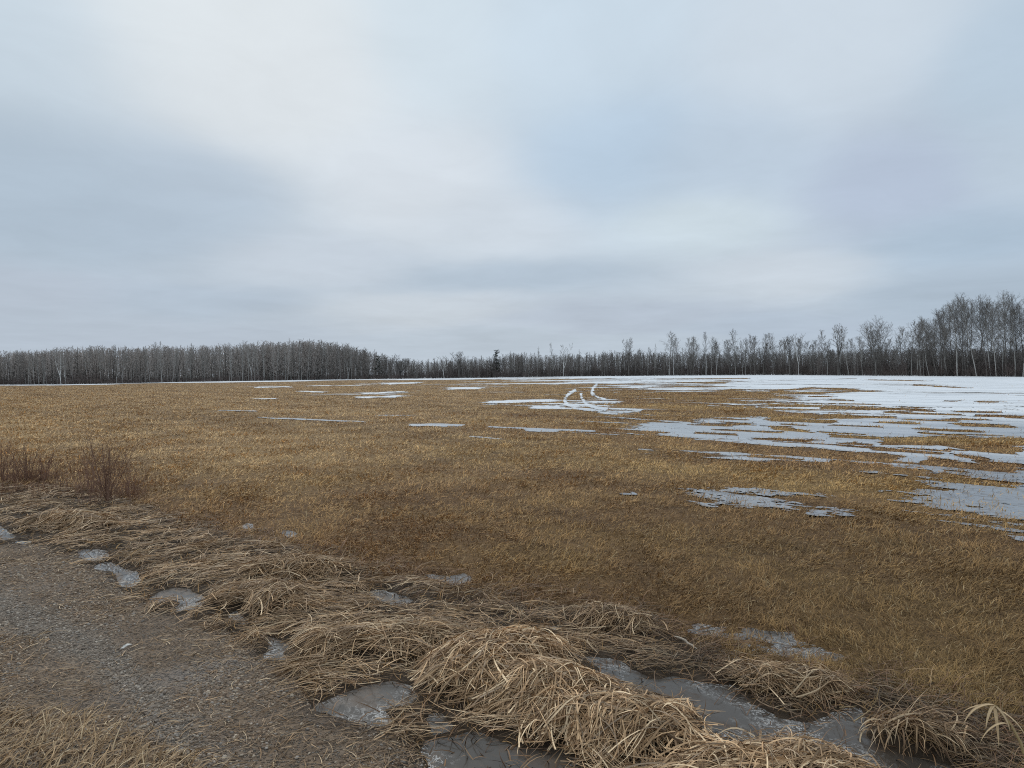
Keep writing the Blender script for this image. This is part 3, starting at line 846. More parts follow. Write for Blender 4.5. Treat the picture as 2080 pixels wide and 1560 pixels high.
# roadside verge grass bottom-left: upright-ish pale tufts
x, y = samp(56000, 2.3, 5.5, .6)
u_, v_ = PX(x, y)
vb = np.interp(u_, [-400, 0, 130, 250, 400, 520, 700], [1380, 1418, 1470, 1520, 1545, 1590, 1700])
tuft = smooth(1345, 1300, v_) * smooth(1285, 1300, v_) * smooth(110, 60, u_)
n1 = fbm(x * 3, y * 3, 3, 55)
d_ = v_ - vb + 26 * n1
pr = smooth(-25, 35, d_) * .9 + tuft * .8 + .35 * smooth(-120, -10, d_) * np.clip(n1 + .1, 0, 1)
k = rng.random(len(x)) < pr
x, y = x[k], y[k]; n = len(x)
hd = 2.2 * fbm(x * 1.2, y * 1.2, 2, 56) + rng.normal(0, .8, n)
V1 = blades(x, y, hd, .04 + .13 * rng.random(n) ** 1.7, .003 + .0035 * rng.random(n), 4, straw_cols(n, 1.0) * np.array([.92, .93, .90]), rng.uniform(.0, 1.05, n), rng.uniform(.1, 1.6, n), rng.normal(0, .5, n), ground_h(x.copy(), y.copy()) + .0 + mound_h(x, y) * .25, rng.normal(0, .4, n))
tag(obj('verge_grass', mesh_from('verge_grass', V1[0], V1[1], None, V1[2], mat_straw)), 'tufted straw coloured grass on the near track verge at lower left', 'grass', kind='stuff')

# mounds as single heaps ---------------------------------------------------
def heap(nm, label, nl, per, L0, w0, headmode, bright=1.0, cross=.12, droop=0.0):
    cs = [m for m in MG if m[0] == nm]
    cx = np.mean([m[1] for m in cs]); cy = np.mean([m[2] for m in cs])
    fx = []; fy = []; wts = np.array([m[3] * m[4] for m in cs]); wts = wts / wts.sum()
    pick = rng.choice(len(cs), nl, p=wts)
    rr_ = np.sqrt(rng.random(nl)) * 1.08; th = rng.random(nl) * 6.283
    A = np.array([m[1:] for m in cs])[pick]
    p = rr_ * np.cos(th) * A[:, 2]; qq = rr_ * np.sin(th) * A[:, 3]
    fx = A[:, 0] + p * np.cos(A[:, 5]) - qq * np.sin(A[:, 5]); fy = A[:, 1] + p * np.sin(A[:, 5]) + qq * np.cos(A[:, 5])
    def hf(x, y):
        # combed: downhill direction mixed with the flow of the flattened grass
        e = .03
        gxh = mound_h(x + e, y) - mound_h(x - e, y); gyh = mound_h(x, y + e) - mound_h(x, y - e)
        dn = np.arctan2(-gyh, -gxh)
        cb = R(headmode) + .8 * fbm(x * 2.0, y * 2.0, 2, 57)
        return np.where(rng.random(len(x)) < .28, dn, cb)
    V, q, c = locks(int(nl * 1.9), max(6, per // 2), np.tile(fx, 2)[:int(nl * 1.9)] + rng.normal(0, .03, int(nl * 1.9)), np.tile(fy, 2)[:int(nl * 1.9)] + rng.normal(0, .03, int(nl * 1.9)), .04, L0 * .85, w0, .42, .045, .04, cross=cross + .18, bright=bright, headf=hf, seg=7)
    V = V - np.array([cx, cy, 0])
    o = obj('straw_heap', mesh_from('straw_heap', V, q, None, c, mat_straw)); o.location = (cx, cy, 0)
    return tag(o, label, 'straw heap', 'heaps of matted straw in the ditch')
heap('main', 'biggest pale straw heap lying between the frosted puddle and the water channel', 620, 20, .36, .0078, 35, 1.18)
heap('bottom', 'straw heap cut off by the bottom edge below the water channel', 150, 17, .34, .0080, 20, 1.15, .2)
heap('channel', 'low straw heap on the far bank of the water channel', 90, 15, .30, .0060, -25, .85)
heap('arched', 'arched combed straw hump at the back of the ditch left of the oval puddle', 110, 15, .34, .0055, 15, 1.0)
heap('middle', 'long low straw hump just left of the biggest straw heap', 130, 15, .36, .0060, 8, .95)
heap('leftmid', 'shaggy straw hump right of the rounded grey puddle', 130, 15, .32, .0055, 50, 1.0)
heap('leftband', 'straw bank with hanging ends above the stemmed puddle at left', 110, 14, .36, .0055, 60, 1.0)
heap('small', 'small pale straw tuft bent over beyond the biggest heap', 55, 13, .28, .0060, 40, .9)

# drooping tussock by the channel
cx, cy = [m[1:3] for m in MG if m[0] == 'drooping'][0]
n = 330
q_ = rng.random(n); th = np.where(q_ < .35, rng.normal(R(-75), .5, n), np.where(q_ < .78, rng.normal(R(-22), .55, n), rng.uniform(0, 6.283, n)))
x = rng.normal(0, .085, n); y = rng.normal(0, .03, n) - .25 * x
V, q, c = blades(x, y, th, rng.uniform(.08, .29, n), rng.uniform(.003, .010, n), 8, straw_cols(n, .8), rng.uniform(.2, 1.3, n), rng.uniform(1.0, 3.0, n), rng.normal(0, .8, n), .05 * rng.random(n), rng.normal(0, .5, n))
V[:, 2] = np.maximum(V[:, 2], -.01)
o = obj('grass_tussock', mesh_from('grass_tussock', V, q, None, c, mat_straw)); o.location = (cx, cy, .02)
tag(o, 'drooping pale grass tussock standing on the right bank of the channel', 'tussock')

# gravel ------------------------------------------------------------------
NS = 184000
x, y = samp(NS, 2.2, 10, .9)
x = -np.abs(x) + .25
road, straw, fld, dr, dt = zones(x, y)
bare = np.clip(.40 + 1.1 * fbm(x * 1.1, y * 1.1, 4, 61), .08, 1)
pd = in_puddle(x, y)
k = (rng.random(NS) < road * np.maximum(bare, wheel(x, y) * .95)) & (pd < .0)
x, y = x[k], y[k]; n = len(x)
dist = np.hypot(x, y)
ico = np.array([[0, 0, 1], [.9, 0, .3], [.28, .85, .3], [-.72, .53, .3], [-.72, -.53, .3], [.28, -.85, .3], [.6, .5, -.4], [-.3, .8, -.4], [-.85, 0, -.4], [-.3, -.8, -.4], [.6, -.5, -.4]])
icf = np.array([[0, 1, 2], [0, 2, 3], [0, 3, 4], [0, 4, 5], [0, 5, 1], [1, 6, 2], [2, 6, 7], [2, 7, 3], [3, 7, 8], [3, 8, 4], [4, 8, 9], [4, 9, 5], [5, 9, 10], [5, 10, 1], [1, 10, 6]])
sz = .0028 + .0080 * rng.random(n) ** 3.2; sz *= np.maximum(1, (dist / 5) ** .7)
sc = np.stack([sz * rng.uniform(.8, 1.5, n), sz * rng.uniform(.7, 1.1, n), sz * rng.uniform(.5, .85, n)], 1)
an = rng.uniform(0, 6.283, n)
jit = rng.uniform(.72, 1.25, (n, 11, 1))
Vv = ico[None] * jit * sc[:, None, :]
vx = Vv[..., 0] * np.cos(an)[:, None] - Vv[..., 1] * np.sin(an)[:, None]; vy = Vv[..., 0] * np.sin(an)[:, None] + Vv[..., 1] * np.cos(an)[:, None]
gz_ = ground_h(x.copy(), y.copy()) + .004
Vv = np.stack([vx + x[:, None], vy + y[:, None], Vv[..., 2] + (gz_ + sz * .22)[:, None]], -1).reshape(-1, 3)
tf = (np.arange(n)[:, None, None] * 11 + icf).reshape(-1, 3)
wh = wheel(x, y)
pal = np.array([[.29, .21, .14], [.35, .26, .18], [.20, .14, .095], [.44, .36, .27], [.26, .18, .12], [.30, .26, .22]])
col = pal[rng.integers(0, 6, n)] * rng.uniform(.7, 1.45, n)[:, None]
gl = col.mean(1, keepdims=True) * np.array([1.10, 1.0, .88]); col = col * (1 - .5 * wh[:, None]) + gl * .5 * wh[:, None]
tag(obj('gravel', mesh_from('gravel', Vv, None, tf, np.repeat(col, 11, 0), mat_stone, True)), 'loose brown and grey gravel scattered over the track', 'gravel', kind='stuff')

# ------------------------------------------------------------------ trees
def tubes(polys, sides):
    """list of (pts(k,3), radii(k)) -> verts, quads"""
    V, Qd = [], []; o = 0
    cs = np.cos(np.arange(sides) * 2 * math.pi / sides); sn = np.sin(np.arange(sides) * 2 * math.pi / sides)
    for pts, rad_ in polys:
        pts = np.asarray(pts, float); k = len(pts)
        tg = np.gradient(pts, axis=0); tg /= np.linalg.norm(tg, axis=1)[:, None] + 1e-9
        ref = np.where(np.abs(tg[:, 2:3]) > .9, np.array([[1., 0, 0]]), np.array([[0, 0, 1.]]))
        a = np.cross(tg, ref); a /= np.linalg.norm(a, axis=1)[:, None] + 1e-9
        c = np.cross(tg, a)
        ring = pts[:, None] + (a[:, None] * cs[:, None] + c[:, None] * sn[:, None]) * np.asarray(rad_)[:, None, None]
        V.append(ring.reshape(-1, 3))
        i = (np.arange(k - 1)[:, None] * sides + np.arange(sides)); j = (np.arange(k - 1)[:, None] * sides + (np.arange(sides) + 1) % sides)
        Qd.append(np.stack([i, j, j + sides, i + sides], -1).reshape(-1, 4) + o); o += k * sides
    return np.concatenate(V), np.concatenate(Qd)

def prisms(A, B, ra, rb, sides=3):
    A = np.asarray(A); B = np.asarray(B); n = len(A)
    d = B - A; d = d / (np.linalg.norm(d, axis=1)[:, None] + 1e-9)
    ref = np.where(np.abs(d[:, 2:3]) > .9, np.array([[1., 0, 0]]), np.array([[0, 0, 1.]]))
    a = np.cross(d, ref); a /= np.linalg.norm(a, axis=1)[:, None] + 1e-9; c = np.cross(d, a)
    ph = np.arange(sides) * 2 * math.pi / sides
    off = a[:, None] * np.cos(ph)[:, None] + c[:, None] * np.sin(ph)[:, None]
    V = np.stack([A[:, None] + off * np.asarray(ra)[:, None, None], B[:, None] + off * np.asarray(rb)[:, None, None]], 1).reshape(-1, 3)
    i = np.arange(sides); j = (i + 1) % sides
    q = np.stack([i, j, j + sides, i + sides], 1)
    return V, (np.arange(n)[:, None, None] * 2 * sides + q).reshape(-1, 4)

def unit(v): return v / (np.linalg.norm(v) + 1e-9)

class Tree:
    def __init__(s, seed): s.r = np.random.default_rng(seed); s.trunk = []; s.A = []; s.B = []; s.ra = []; s.rb = []
    def seg(s, a, b, ra, rb): s.A.append(a); s.B.append(b); s.ra.append(ra); s.rb.append(rb)
    def leader(s, p0, d0, L, r0, n=9, wob=.05, up=.15):
        p = np.array(p0, float); d = unit(np.array(d0, float)); pts = [p.copy()]; rs = [r0]
        for i in range(n):
            d = unit(d + s.r.normal(0, wob, 3) + np.array([0, 0, up * .3]))
            p = p + d * L / n; pts.append(p.copy()); rs.append(max(.012, r0 * (1 - (i + 1) / n) ** .8))
        s.trunk.append((np.array(pts), np.array(rs))); return np.array(pts)
    def branches(s, pts, t0, nb, lmax, up0, up1, tw, sub=6, ter=4, prof=None, tr=.010):
        n = len(pts) - 1; ph = s.r.random() * 6.28
        for i in range(nb):
            t = t0 + (1 - t0) * (i + s.r.random()) / nb
            q = t * n; k = min(int(q), n - 1); p = pts[k] + (pts[k + 1] - pts[k]) * (q - k)
            ph += 2.4 + s.r.normal(0, .4)
            e = up0 + (up1 - up0) * (t - t0) / (1 - t0 + 1e-6) + s.r.normal(0, .13)
            rel = (t - t0) / (1 - t0)
            L = lmax * (prof(rel) if prof else (.35 + .65 * math.sin(math.pi * (rel * .85 + .12)))) * (.65 + .6 * s.r.random())
            d = np.array([math.cos(ph) * math.cos(e), math.sin(ph) * math.cos(e), math.sin(e)])
            s.limb(p, d, L, tw * 2.6, sub, ter, tr)
    def limb(s, p, d, L, r0, sub, ter, tr):
        m = 4; pp = [p]
        for j in range(m):
            d = unit(d + s.r.normal(0, .10, 3) + np.array([0, 0, .10]))
            qn = pp[-1] + d * L / m
            s.seg(pp[-1], qn, r0 * (1 - j / m * .8), r0 * (1 - (j + 1) / m * .8)); pp.append(qn)
        for a in range(sub):
            t = .2 + .8 * (a + s.r.random()) / sub; q = t * m; k = min(int(q), m - 1)
            b0 = pp[k] + (pp[k + 1] - pp[k]) * (q - k)
            dd_ = unit(unit(pp[k + 1] - pp[k]) + s.r.normal(0, .55, 3) + np.array([0, 0, .15]))
            l2 = L * (.22 + .3 * s.r.random()) * (1.15 - .5 * t)
            b1 = b0 + dd_ * l2
            s.seg(b0, b1, tr * 1.3, tr * .9)
            for c in range(ter):
                tt = .25 + .75 * s.r.random(); c0 = b0 + (b1 - b0) * tt
                d3 = unit(dd_ + s.r.normal(0, .6, 3) + np.array([0, 0, .2]))
                s.seg(c0, c0 + d3 * l2 * (.4 + .5 * s.r.random()), tr * .85, tr * .5)
    def build(s, sides=6):
        tv, tq = tubes(s.trunk, sides)
        cv, cq = prisms(s.A, s.B, s.ra, s.rb)
        return tv, tq, cv, cq

def aspen(seed, H=12, t0=.42, nb=30, lm=.16, sub=6, ter=4, fork=None, tr=.011, r0=None, spread=.25):
    t = Tree(seed); r0 = r0 or H * .0078
    if fork:
        k, fh = fork
        base = t.leader((0, 0, -.2), (t.r.normal(0, .05), t.r.normal(0, .05), 1), H * fh, r0, 5, .04)
        t.trunk[-1] = (t.trunk[-1][0], np.linspace(r0, r0 * .72, 6))
        a0 = t.r.random() * 6.28
        for i in range(k):
            a = a0 + 6.283 * i / k
            pts = t.leader(base[-1], (math.cos(a) * spread, math.sin(a) * spread, 1), H * (1 - fh) * (.82 + .2 * t.r.random()), r0 * .62, 8, .06)
            t.branches(pts, .22, max(6, nb // k), H * lm, .7, 1.05, .012, sub, ter, tr=tr)
    else:
        pts = t.leader((0, 0, -.2), (t.r.normal(0, .03), t.r.normal(0, .03), 1), H, r0, 12, .03)
        t.branches(pts, t0, nb, H * lm, .55, 1.1, .013, sub, ter, tr=tr)
    return t.build()

def roundtree(seed, H=14, tr=.012, fh=.28, spread=.75, k=7, nb=11, lm=.2):
    t = Tree(seed)
    base = t.leader((0, 0, -.2), (0, 0, 1), H * fh, H * .017, 4, .03)
    t.trunk[-1] = (t.trunk[-1][0], np.linspace(H * .017, H * .013, 5))
    for i in range(k):
        a = 6.283 * i / k + t.r.normal(0, .25); sp = spread * (.25 if i == 0 else (.6 + .6 * t.r.random()))
        pts = t.leader(base[-1] - np.array([0, 0, t.r.random() * H * .08]), (math.cos(a) * sp, math.sin(a) * sp, 1), H * (1 - fh) * (1 - .22 * min(sp, 1.2)) * (.9 + .15 * t.r.random()), H * .0075, 8, .07)
        t.branches(pts, .25, nb, H * lm, .45, .9, .014, 6, 5, tr=tr)
    return t.build()

def pine(seed, H=10):
    t = Tree(seed); r_ = t.r
    pts = t.leader((0, 0, -.2), (0, 0, 1), H, H * .013, 9, .015)
    nv, nf = [], []
    tiers = 15
    for i in range(tiers):
        z = H * (.22 + .77 * i / tiers); L = H * .24 * (1 - .72 * i / tiers) * (.7 + .5 * r_.random())
        for j in range(6):
            a = r_.random() * 6.28; d = np.array([math.cos(a), math.sin(a), .18 + .2 * r_.random()])
            p0 = np.array([0, 0, z + r_.normal(0, .12)]); Lj = L * (.6 + .6 * r_.random()); p1 = p0 + d * Lj
            t.seg(p0, p1, .03, .012)
            for c in range(34):
                q = p0 + (p1 - p0) * (.2 + .85 * r_.random()) + r_.normal(0, .14, 3) * np.array([1, 1, .7])
                e1 = unit(r_.normal(0, 1, 3) + d) * .20 * (.6 + .8 * r_.random()); e2 = unit(r_.normal(0, 1, 3)) * .05
                o_ = len(nv) * 4; nv.append([q - e2, q + e2, q + e1 + e2 * .3, q + e1 - e2 * .3]); nf.append([o_, o_ + 1, o_ + 2, o_ + 3])
    tv, tq = tubes(t.trunk, 6); bv, bq = prisms(t.A, t.B, t.ra, t.rb)
    tq2 = np.concatenate([tq, bq + len(tv)]); tv2 = np.concatenate([tv, bv])
    return tv2, tq2, np.array(nv).reshape(-1, 3), np.array(nf)

PROTO = {}
def proto(key, data, tm, cm):
    tv, tq, cv, cq = data
    H = max(tv[:, 2].max(), cv[:, 2].max())
    PROTO[key] = (mesh_from(key + '_trunk', tv, tq, None, None, tm, True), mesh_from(key + '_crown', cv, cq, None, None, cm), H)

for i in range(5): proto(f'aspen_tree{i}', aspen(100 + i, 12, .28 + .04 * i, 34, .17 + .014 * i, 7, 5, tr=.0095), mat_pale if i % 2 == 0 else mat_greyb, mat_twig)
for i in range(4): proto(f'tall_aspen{i}', aspen(140 + i, 17, .24 + .05 * i, 46, .205, 8, 6, tr=.0085), mat_greyb if i % 2 else mat_pale, mat_twig)
for i in range(3): proto(f'slim_aspen{i}', aspen(160 + i, 9, .35, 24, .13, 5, 4, tr=.010), mat_pale if i != 1 else mat_greyb, mat_twigp)
for i in range(3): proto(f'birch_tree{i}', aspen(180 + i, 9, nb=26, lm=.15, fork=(3 - i % 2, .26), sub=5, ter=4, spread=.3), mat_birch, mat_twigp)
proto('round_tree', roundtree(201, 15, .0085, spread=.34, k=9, nb=17, lm=.2), mat_greyb, mat_twig)
proto('spread_tree', roundtree(202, 9, .011, .30, .95, 8), mat_darkb, mat_twig)
proto('knotty_tree', roundtree(203, 11, .011, .40, .38, 5, 10, .17), mat_greyb, mat_twig)
proto('young_pine', pine(210, 10), mat_darkb, mat_needle)

def forest_place(u, extra=0.0):
    """a place on the edge of the wood in the photo's direction u"""
    gx, gy = G(u, v_edge(u)); d = math.hypot(gx, gy)
    k = (d + extra) / d
    return gx * k, gy * k

TREES = []
def tree(key, name, u, vtop, label, group=None, lean=0.0, extra=2.5, wx=1.0, rot=None, cat='tree'):
    x, y = forest_place(u, extra); x = float(x); y = float(y)
    tm, cm, H0 = PROTO[key]
    # real height from the measured top
    d = rays(np.array([u]), np.array([vtop]))[0]; s = math.hypot(x, y) / math.hypot(d[0], d[1])
    H = CAM_H + d[2] * s
    H = max(H, 1.5)
    e = empty(name, (x, y, 0)); k = H / H0
    e.scale = (k * wx, k * wx, k)
    e.rotation_mode = 'ZYX'
    e.rotation_mode = 'XYZ'
    rz = rng.uniform(0, 6.28) if rot is None else rot
    e.rotation_euler = (Matrix.Rotation(-lean, 4, 'Y') @ Matrix.Rotation(rz, 4, 'Z')).to_euler()
    tag(e, label, cat, group)
    obj('trunk', tm, e); obj('crown', cm, e)
    TREES.append(e); return e

GR = 'tall bare trees of the right hand wood'
note = [
 ('tall_aspen1', 2044, 587, 0, 'tall pale trunked aspen nearest the right edge of the photo with a twin stem', .9),
 ('tall_aspen0', 2062, 590, .03, 'tall thin aspen at the right edge just beside the twin stemmed one', .8),
 ('tall_aspen2', 2024, 598, .12, 'tall aspen leaning left, first to the left of the twin stemmed one', .9),
 ('tall_aspen3', 2005, 592, .10, 'tall leaning pale trunk second to the left of the twin stemmed aspen', .9),
 ('tall_aspen0', 1984, 598, .16, 'tall strongly leaning aspen in the middle of the right tall clump', .9),
 ('tall_aspen1', 1964, 603, .12, 'tall leaning grey aspen left of the middle of the right tall clump', .9),
 ('tall_aspen2', 1945, 606, .14, 'wide crowned leaning aspen at the left front of the right tall clump', 1.25),
 ('tall_aspen3', 1904, 633, .20, 'thin pale aspen leaning far left just before the right tall clump', .8),
 ('tall_aspen0', 1888, 645, .12, 'low leaning aspen at the foot of the rise to the tall clump', .85),
 ('tall_aspen1', 1925, 622, .10, 'grey aspen half hidden behind the wide crowned leaning one', .9),
 ('tall_aspen2', 2078, 595, -.02, 'tall aspen cut by the right edge of the photo', .9),
 ('round_tree', 1780, 638, 0, 'big round crowned bare tree standing alone above the right wood', 1.0),
 ('slim_aspen0', 1752, 690, .10, 'pale thin leaning trunk just left of the round crowned tree', .8),
 ('slim_aspen2', 1737, 696, .06, 'second pale leaning trunk left of the round crowned tree', .8),
 ('slim_aspen0', 1725, 684, .14, 'third pale leaning trunk left of the round crowned tree', .8),
 ('knotty_tree', 1703, 656, 0, 'dark upright bare tree left of the round crowned tree', .9),
 ('aspen_tree1', 1671, 668, 0, 'dark narrow bare tree between the forked birch and the dark upright tree', .9),
 ('birch_tree0', 1622, 676, .07, 'white forked birch in the right wood', .9),
 ('knotty_tree', 1604, 679, 0, 'broad grey bare tree just left of the white forked birch', .9),
 ('aspen_tree2', 1571, 674, 0, 'grey bare tree with narrow dense crown left of the forked birch', .8),
 ('aspen_tree3', 1551, 675, 0, 'slim grey tree between the pale tall trunk and the narrow crowned tree', .8),
 ('aspen_tree1', 1533, 685, 0, 'right one of the pair of small crowns beside the pale tall trunk', .8),
 ('aspen_tree4', 1514, 683, 0, 'left one of the pair of small crowns beside the pale tall trunk', .8),
 ('aspen_tree0', 1494, 665, 0, 'pale tall trunk rising highest in the right centre of the wood', .95),
 ('aspen_tree4', 1456, 681, .03, 'leaning grey tree left of the pale tall trunk', .8),
 ('aspen_tree2', 1435, 672, 0, 'very slim pale birch with pointed top left of the pale tall trunk', .55),
 ('aspen_tree3', 1408, 681, 0, 'right half of the twin crowned clump at right centre', .9),
 ('aspen_tree1', 1397, 684, 0, 'left half of the twin crowned clump at right centre', .9),
 ('birch_tree1', 1369, 686, .03, 'pale forked birch left of the twin crowned clump', .7),
 ('knotty_tree', 1277, 684, 0, 'grey tree with a spiky top standing over the centre right wood', .7),
 ('slim_aspen0', 1330, 697, -.03, 'thin bare tree with a crooked top right of the spiky grey tree', .6),
 ('slim_aspen2', 1228, 712, 0, 'single thin pale trunk left of the spiky grey tree', .6),
 ('slim_aspen0', 1196, 714, 0, 'thin pale trunk standing before the dark centre wood', .6),
 ('birch_tree2', 1144, 696, 0, 'pale crooked birch with a wide fan of branches right of the pine', 1.0),
 ('slim_aspen1', 1124, 695, .02, 'tall slim pale tree just left of the crooked fan birch', .7),
 ('slim_aspen2', 1091, 703, 0, 'slim pale aspen between the pine and the crooked fan birch', .7),
 ('slim_aspen0', 1074, 716, 0, 'low thin pale aspen right of the pine', .7),
 ('birch_tree0', 902, 722, .02, 'white branching birch left of the dark pine', 1.1),
 ('knotty_tree', 932, 712, 0, 'small round crowned grey tree between the white birch and the pine', 1.3),
 ('spread_tree', 815, 718, 0, 'broad dark domed tree at the gap in the wood', 1.2),
 ('birch_tree1', 707, 722, 0, 'bright white forked birch at the right end of the left wood', .85),
 ('slim_aspen2', 625, 687, 0, 'tallest pale aspen of the left wood', .7),
 ('slim_aspen0', 580, 695, 0, 'pale straight trunk left of the tallest aspen of the left wood', .7),
 ('birch_tree2', 512, 703, .05, 'white forked birch leaning left in the middle of the left wood', .7),
 ('slim_aspen0', 466, 700, 0, 'pale trunk with snow at its foot left of the leaning forked birch', .7),
 ('slim_aspen0', 350, 702, -.07, 'bright pale trunk leaning right before the left wood', .7),
 ('slim_aspen1', 320, 692, 0, 'thin tree poking highest over the far left wood', .7),
 ('slim_aspen2', 249, 706, 0, 'right one of two pale trunks left of the tree poking highest', .7),
 ('slim_aspen0', 236, 706, 0, 'left one of two pale trunks left of the tree poking highest', .7),
 ('slim_aspen0', 206, 708, 0, 'single pale straight trunk right of the dark thicket at left', .7),
 ('birch_tree0', 124, 712, .03, 'clump of pale fanning stems left of the dark thicket at left', 1.0),
 ('slim_aspen2', 89, 712, 0, 'pale straight aspen left of the clump of fanning stems', .7),
]
for key, u, vt, lean, lab, wx in note:
    nm = {'round': 'round_crowned_tree', 'spread': 'domed_tree', 'knotty': 'bare_tree', 'birch': 'birch_tree', 'tall': 'aspen_tree', 'slim': 'aspen_tree', 'aspen': 'aspen_tree'}[key.split('_')[0]]
    tree(key, nm, u, vt, lab, 'single bare trees at the edge of the woods', lean, wx=wx, extra=2.0)
tree('young_pine', 'pine_tree', 1009, 709, 'small dark green pine rising above the bare wood near the centre', None, 0, 6, 1.0, cat='pine')
tree('young_pine', 'pine_tree', 769, 722, 'low dark evergreen at the right shoulder of the left wood', None, 0, 14, 1.1, cat='pine')

# the many slim trees of each stretch of wood
DT_U = [-300, 0, 100, 200, 400, 520, 600, 650, 700, 750, 775, 800, 880, 930, 1000, 1040, 1100, 1180, 1300, 1400, 1500, 1600, 1700, 1800, 1900, 2080, 2500]
DT_V = [722, 716, 710, 704, 701, 698, 692, 693, 700, 708, 722, 729, 732, 727, 726, 718, 720, 718, 714, 716, 715, 713, 711, 708, 706, 706, 700]
def dense_top(u):
    n = gnoise(np.array([u / 45.0]), np.array([3.3]), 5)[0] * 3.0 + gnoise(np.array([u / 16.0]), np.array([7.7]), 6)[0] * 2.5
    return float(np.interp(u, DT_U, DT_V) + n)
def filler(u0, u1, n, keys, label, group, jit, up=0, ext=(2, 12), wd=(.6, .9)):
    us = np.linspace(u0, u1, n) + rng.normal(0, (u1 - u0) / n * .35, n)
    for u in us:
        key = keys[rng.integers(len(keys))]
        tree(key, 'aspen_tree' if 'round' not in key and 'knotty' not in key else 'bare_tree', float(u), dense_top(u) + up + rng.normal(0, jit), label, group, rng.normal(.015, .03), rng.uniform(*ext), rng.uniform(*wd))
filler(-20, 745, 118, ['slim_aspen0', 'slim_aspen1', 'slim_aspen2'], 'slim bare grey aspen packed in the dense wood along the left of the field', 'slim aspens of the left wood', 4.5, 2)
filler(780, 1045, 24, ['slim_aspen1', 'slim_aspen2', 'knotty_tree'], 'low bare tree in the dark far stretch of wood near the centre', 'low trees of the centre wood', 3.0, 2)
filler(1045, 1365, 38, ['slim_aspen0', 'slim_aspen1', 'aspen_tree1'], 'slim bare tree in the straight dark wood right of the pine', 'slim trees right of the pine', 5.0, 0)
filler(1365, 1900, 58, ['aspen_tree0', 'aspen_tree1', 'aspen_tree3', 'slim_aspen1'], 'small bare tree among the ragged crowns of the right hand wood', 'small trees of the right hand wood', 10.0, -18, (2, 14), (.8, 1.5))
filler(1910, 2120, 17, ['tall_aspen0', 'tall_aspen1', 'tall_aspen2', 'tall_aspen3'], 'tall grey aspen crowded in the clump at the far right', 'crowded aspens of the far right clump', 9, -94, (2, 16), (.7, 1.2))
filler(1845, 1925, 9, ['aspen_tree0', 'aspen_tree3', 'aspen_tree4'], 'middling grey aspen on the slope of crowns left of the tall clump', 'middling aspens beside the far right clump', 10, -52, (2, 10), (.8, 1.3))

# deeper woods: one mass behind --------------------------------------------
def strips(A, B, w):
    """flat twigs and poles too thin to show their roundness at this distance"""
    A = np.asarray(A); B = np.asarray(B); n = len(A)
    d = B - A; d = d / (np.linalg.norm(d, axis=1)[:, None] + 1e-9)
    s_ = np.cross(d, rng.normal(0, 1, (n, 3))); s_ /= np.linalg.norm(s_, axis=1)[:, None] + 1e-9
    s_ = s_ * np.asarray(w)[:, None] * .5
    V = np.stack([A - s_, A + s_, B + s_ * .6, B - s_ * .6], 1).reshape(-1, 3)
    return V, np.arange(n * 4).reshape(n, 4)

def mass_tree(seed, H=10.0):
    t = Tree(seed)
    pts = t.leader((0, 0, -.2), (t.r.normal(0, .04), t.r.normal(0, .04), 1), H, H * .009, 6, .03)
    t.branches(pts, .10, 20, H * .15, .6, 1.15, .02, 4, 1, tr=.017)
    tv, tq = tubes(t.trunk, 3); cv, cq = strips(t.A, t.B, np.asarray(t.ra) * 2.2)
    return tv, tq, cv, cq
mp = [mass_tree(300 + i) for i in range(8)]
Vt, Qt, Ct = [], [], []; off = 0
for i in range(5600):
    u = rng.uniform(-330, 2420); ex = 5 + 75 * rng.random() ** 1.3
    x, y = forest_place(u, ex)
    d = rays(np.array([u]), np.array([dense_top(u) + rng.normal(2, 3.5) + 14 * rng.random() ** 2.5]))[0]
    H = max(2.5, CAM_H + d[2] * math.hypot(x, y) / math.hypot(d[0], d[1]))
    tv, tq, cv, cq = mp[rng.integers(8)]
    k = H / 10.3; a = rng.random() * 6.28; wxy = max(k, .8) * rng.uniform(1.0, 2.0)
    pale = rng.random() < .22
    for vv, qq, cc in ((tv, tq, np.array([.34, .32, .30]) * rng.uniform(.5, 1.1) if pale else np.array([.13, .12, .11]) * rng.uniform(.5, 1.5)), (cv, cq, np.array([.235, .212, .195]) * rng.uniform(.6, 1.4) * float(np.interp(u, [600, 800], [1.80, .92])))):
        X = (vv[:, 0] * math.cos(a) - vv[:, 1] * math.sin(a)) * wxy + x; Y = (vv[:, 0] * math.sin(a) + vv[:, 1] * math.cos(a)) * wxy + y
        Vt.append(np.stack([X, Y, vv[:, 2] * k], 1)); Qt.append(qq + off); Ct.append(np.tile(cc, (len(vv), 1))); off += len(vv)
tag(obj('distant_wood', mesh_from('distant_wood', np.concatenate(Vt), np.concatenate(Qt), None, np.concatenate(Ct), mat_brush)), 'dense grey brown mass of bare woodland behind the edge trees', 'woodland', kind='stuff')

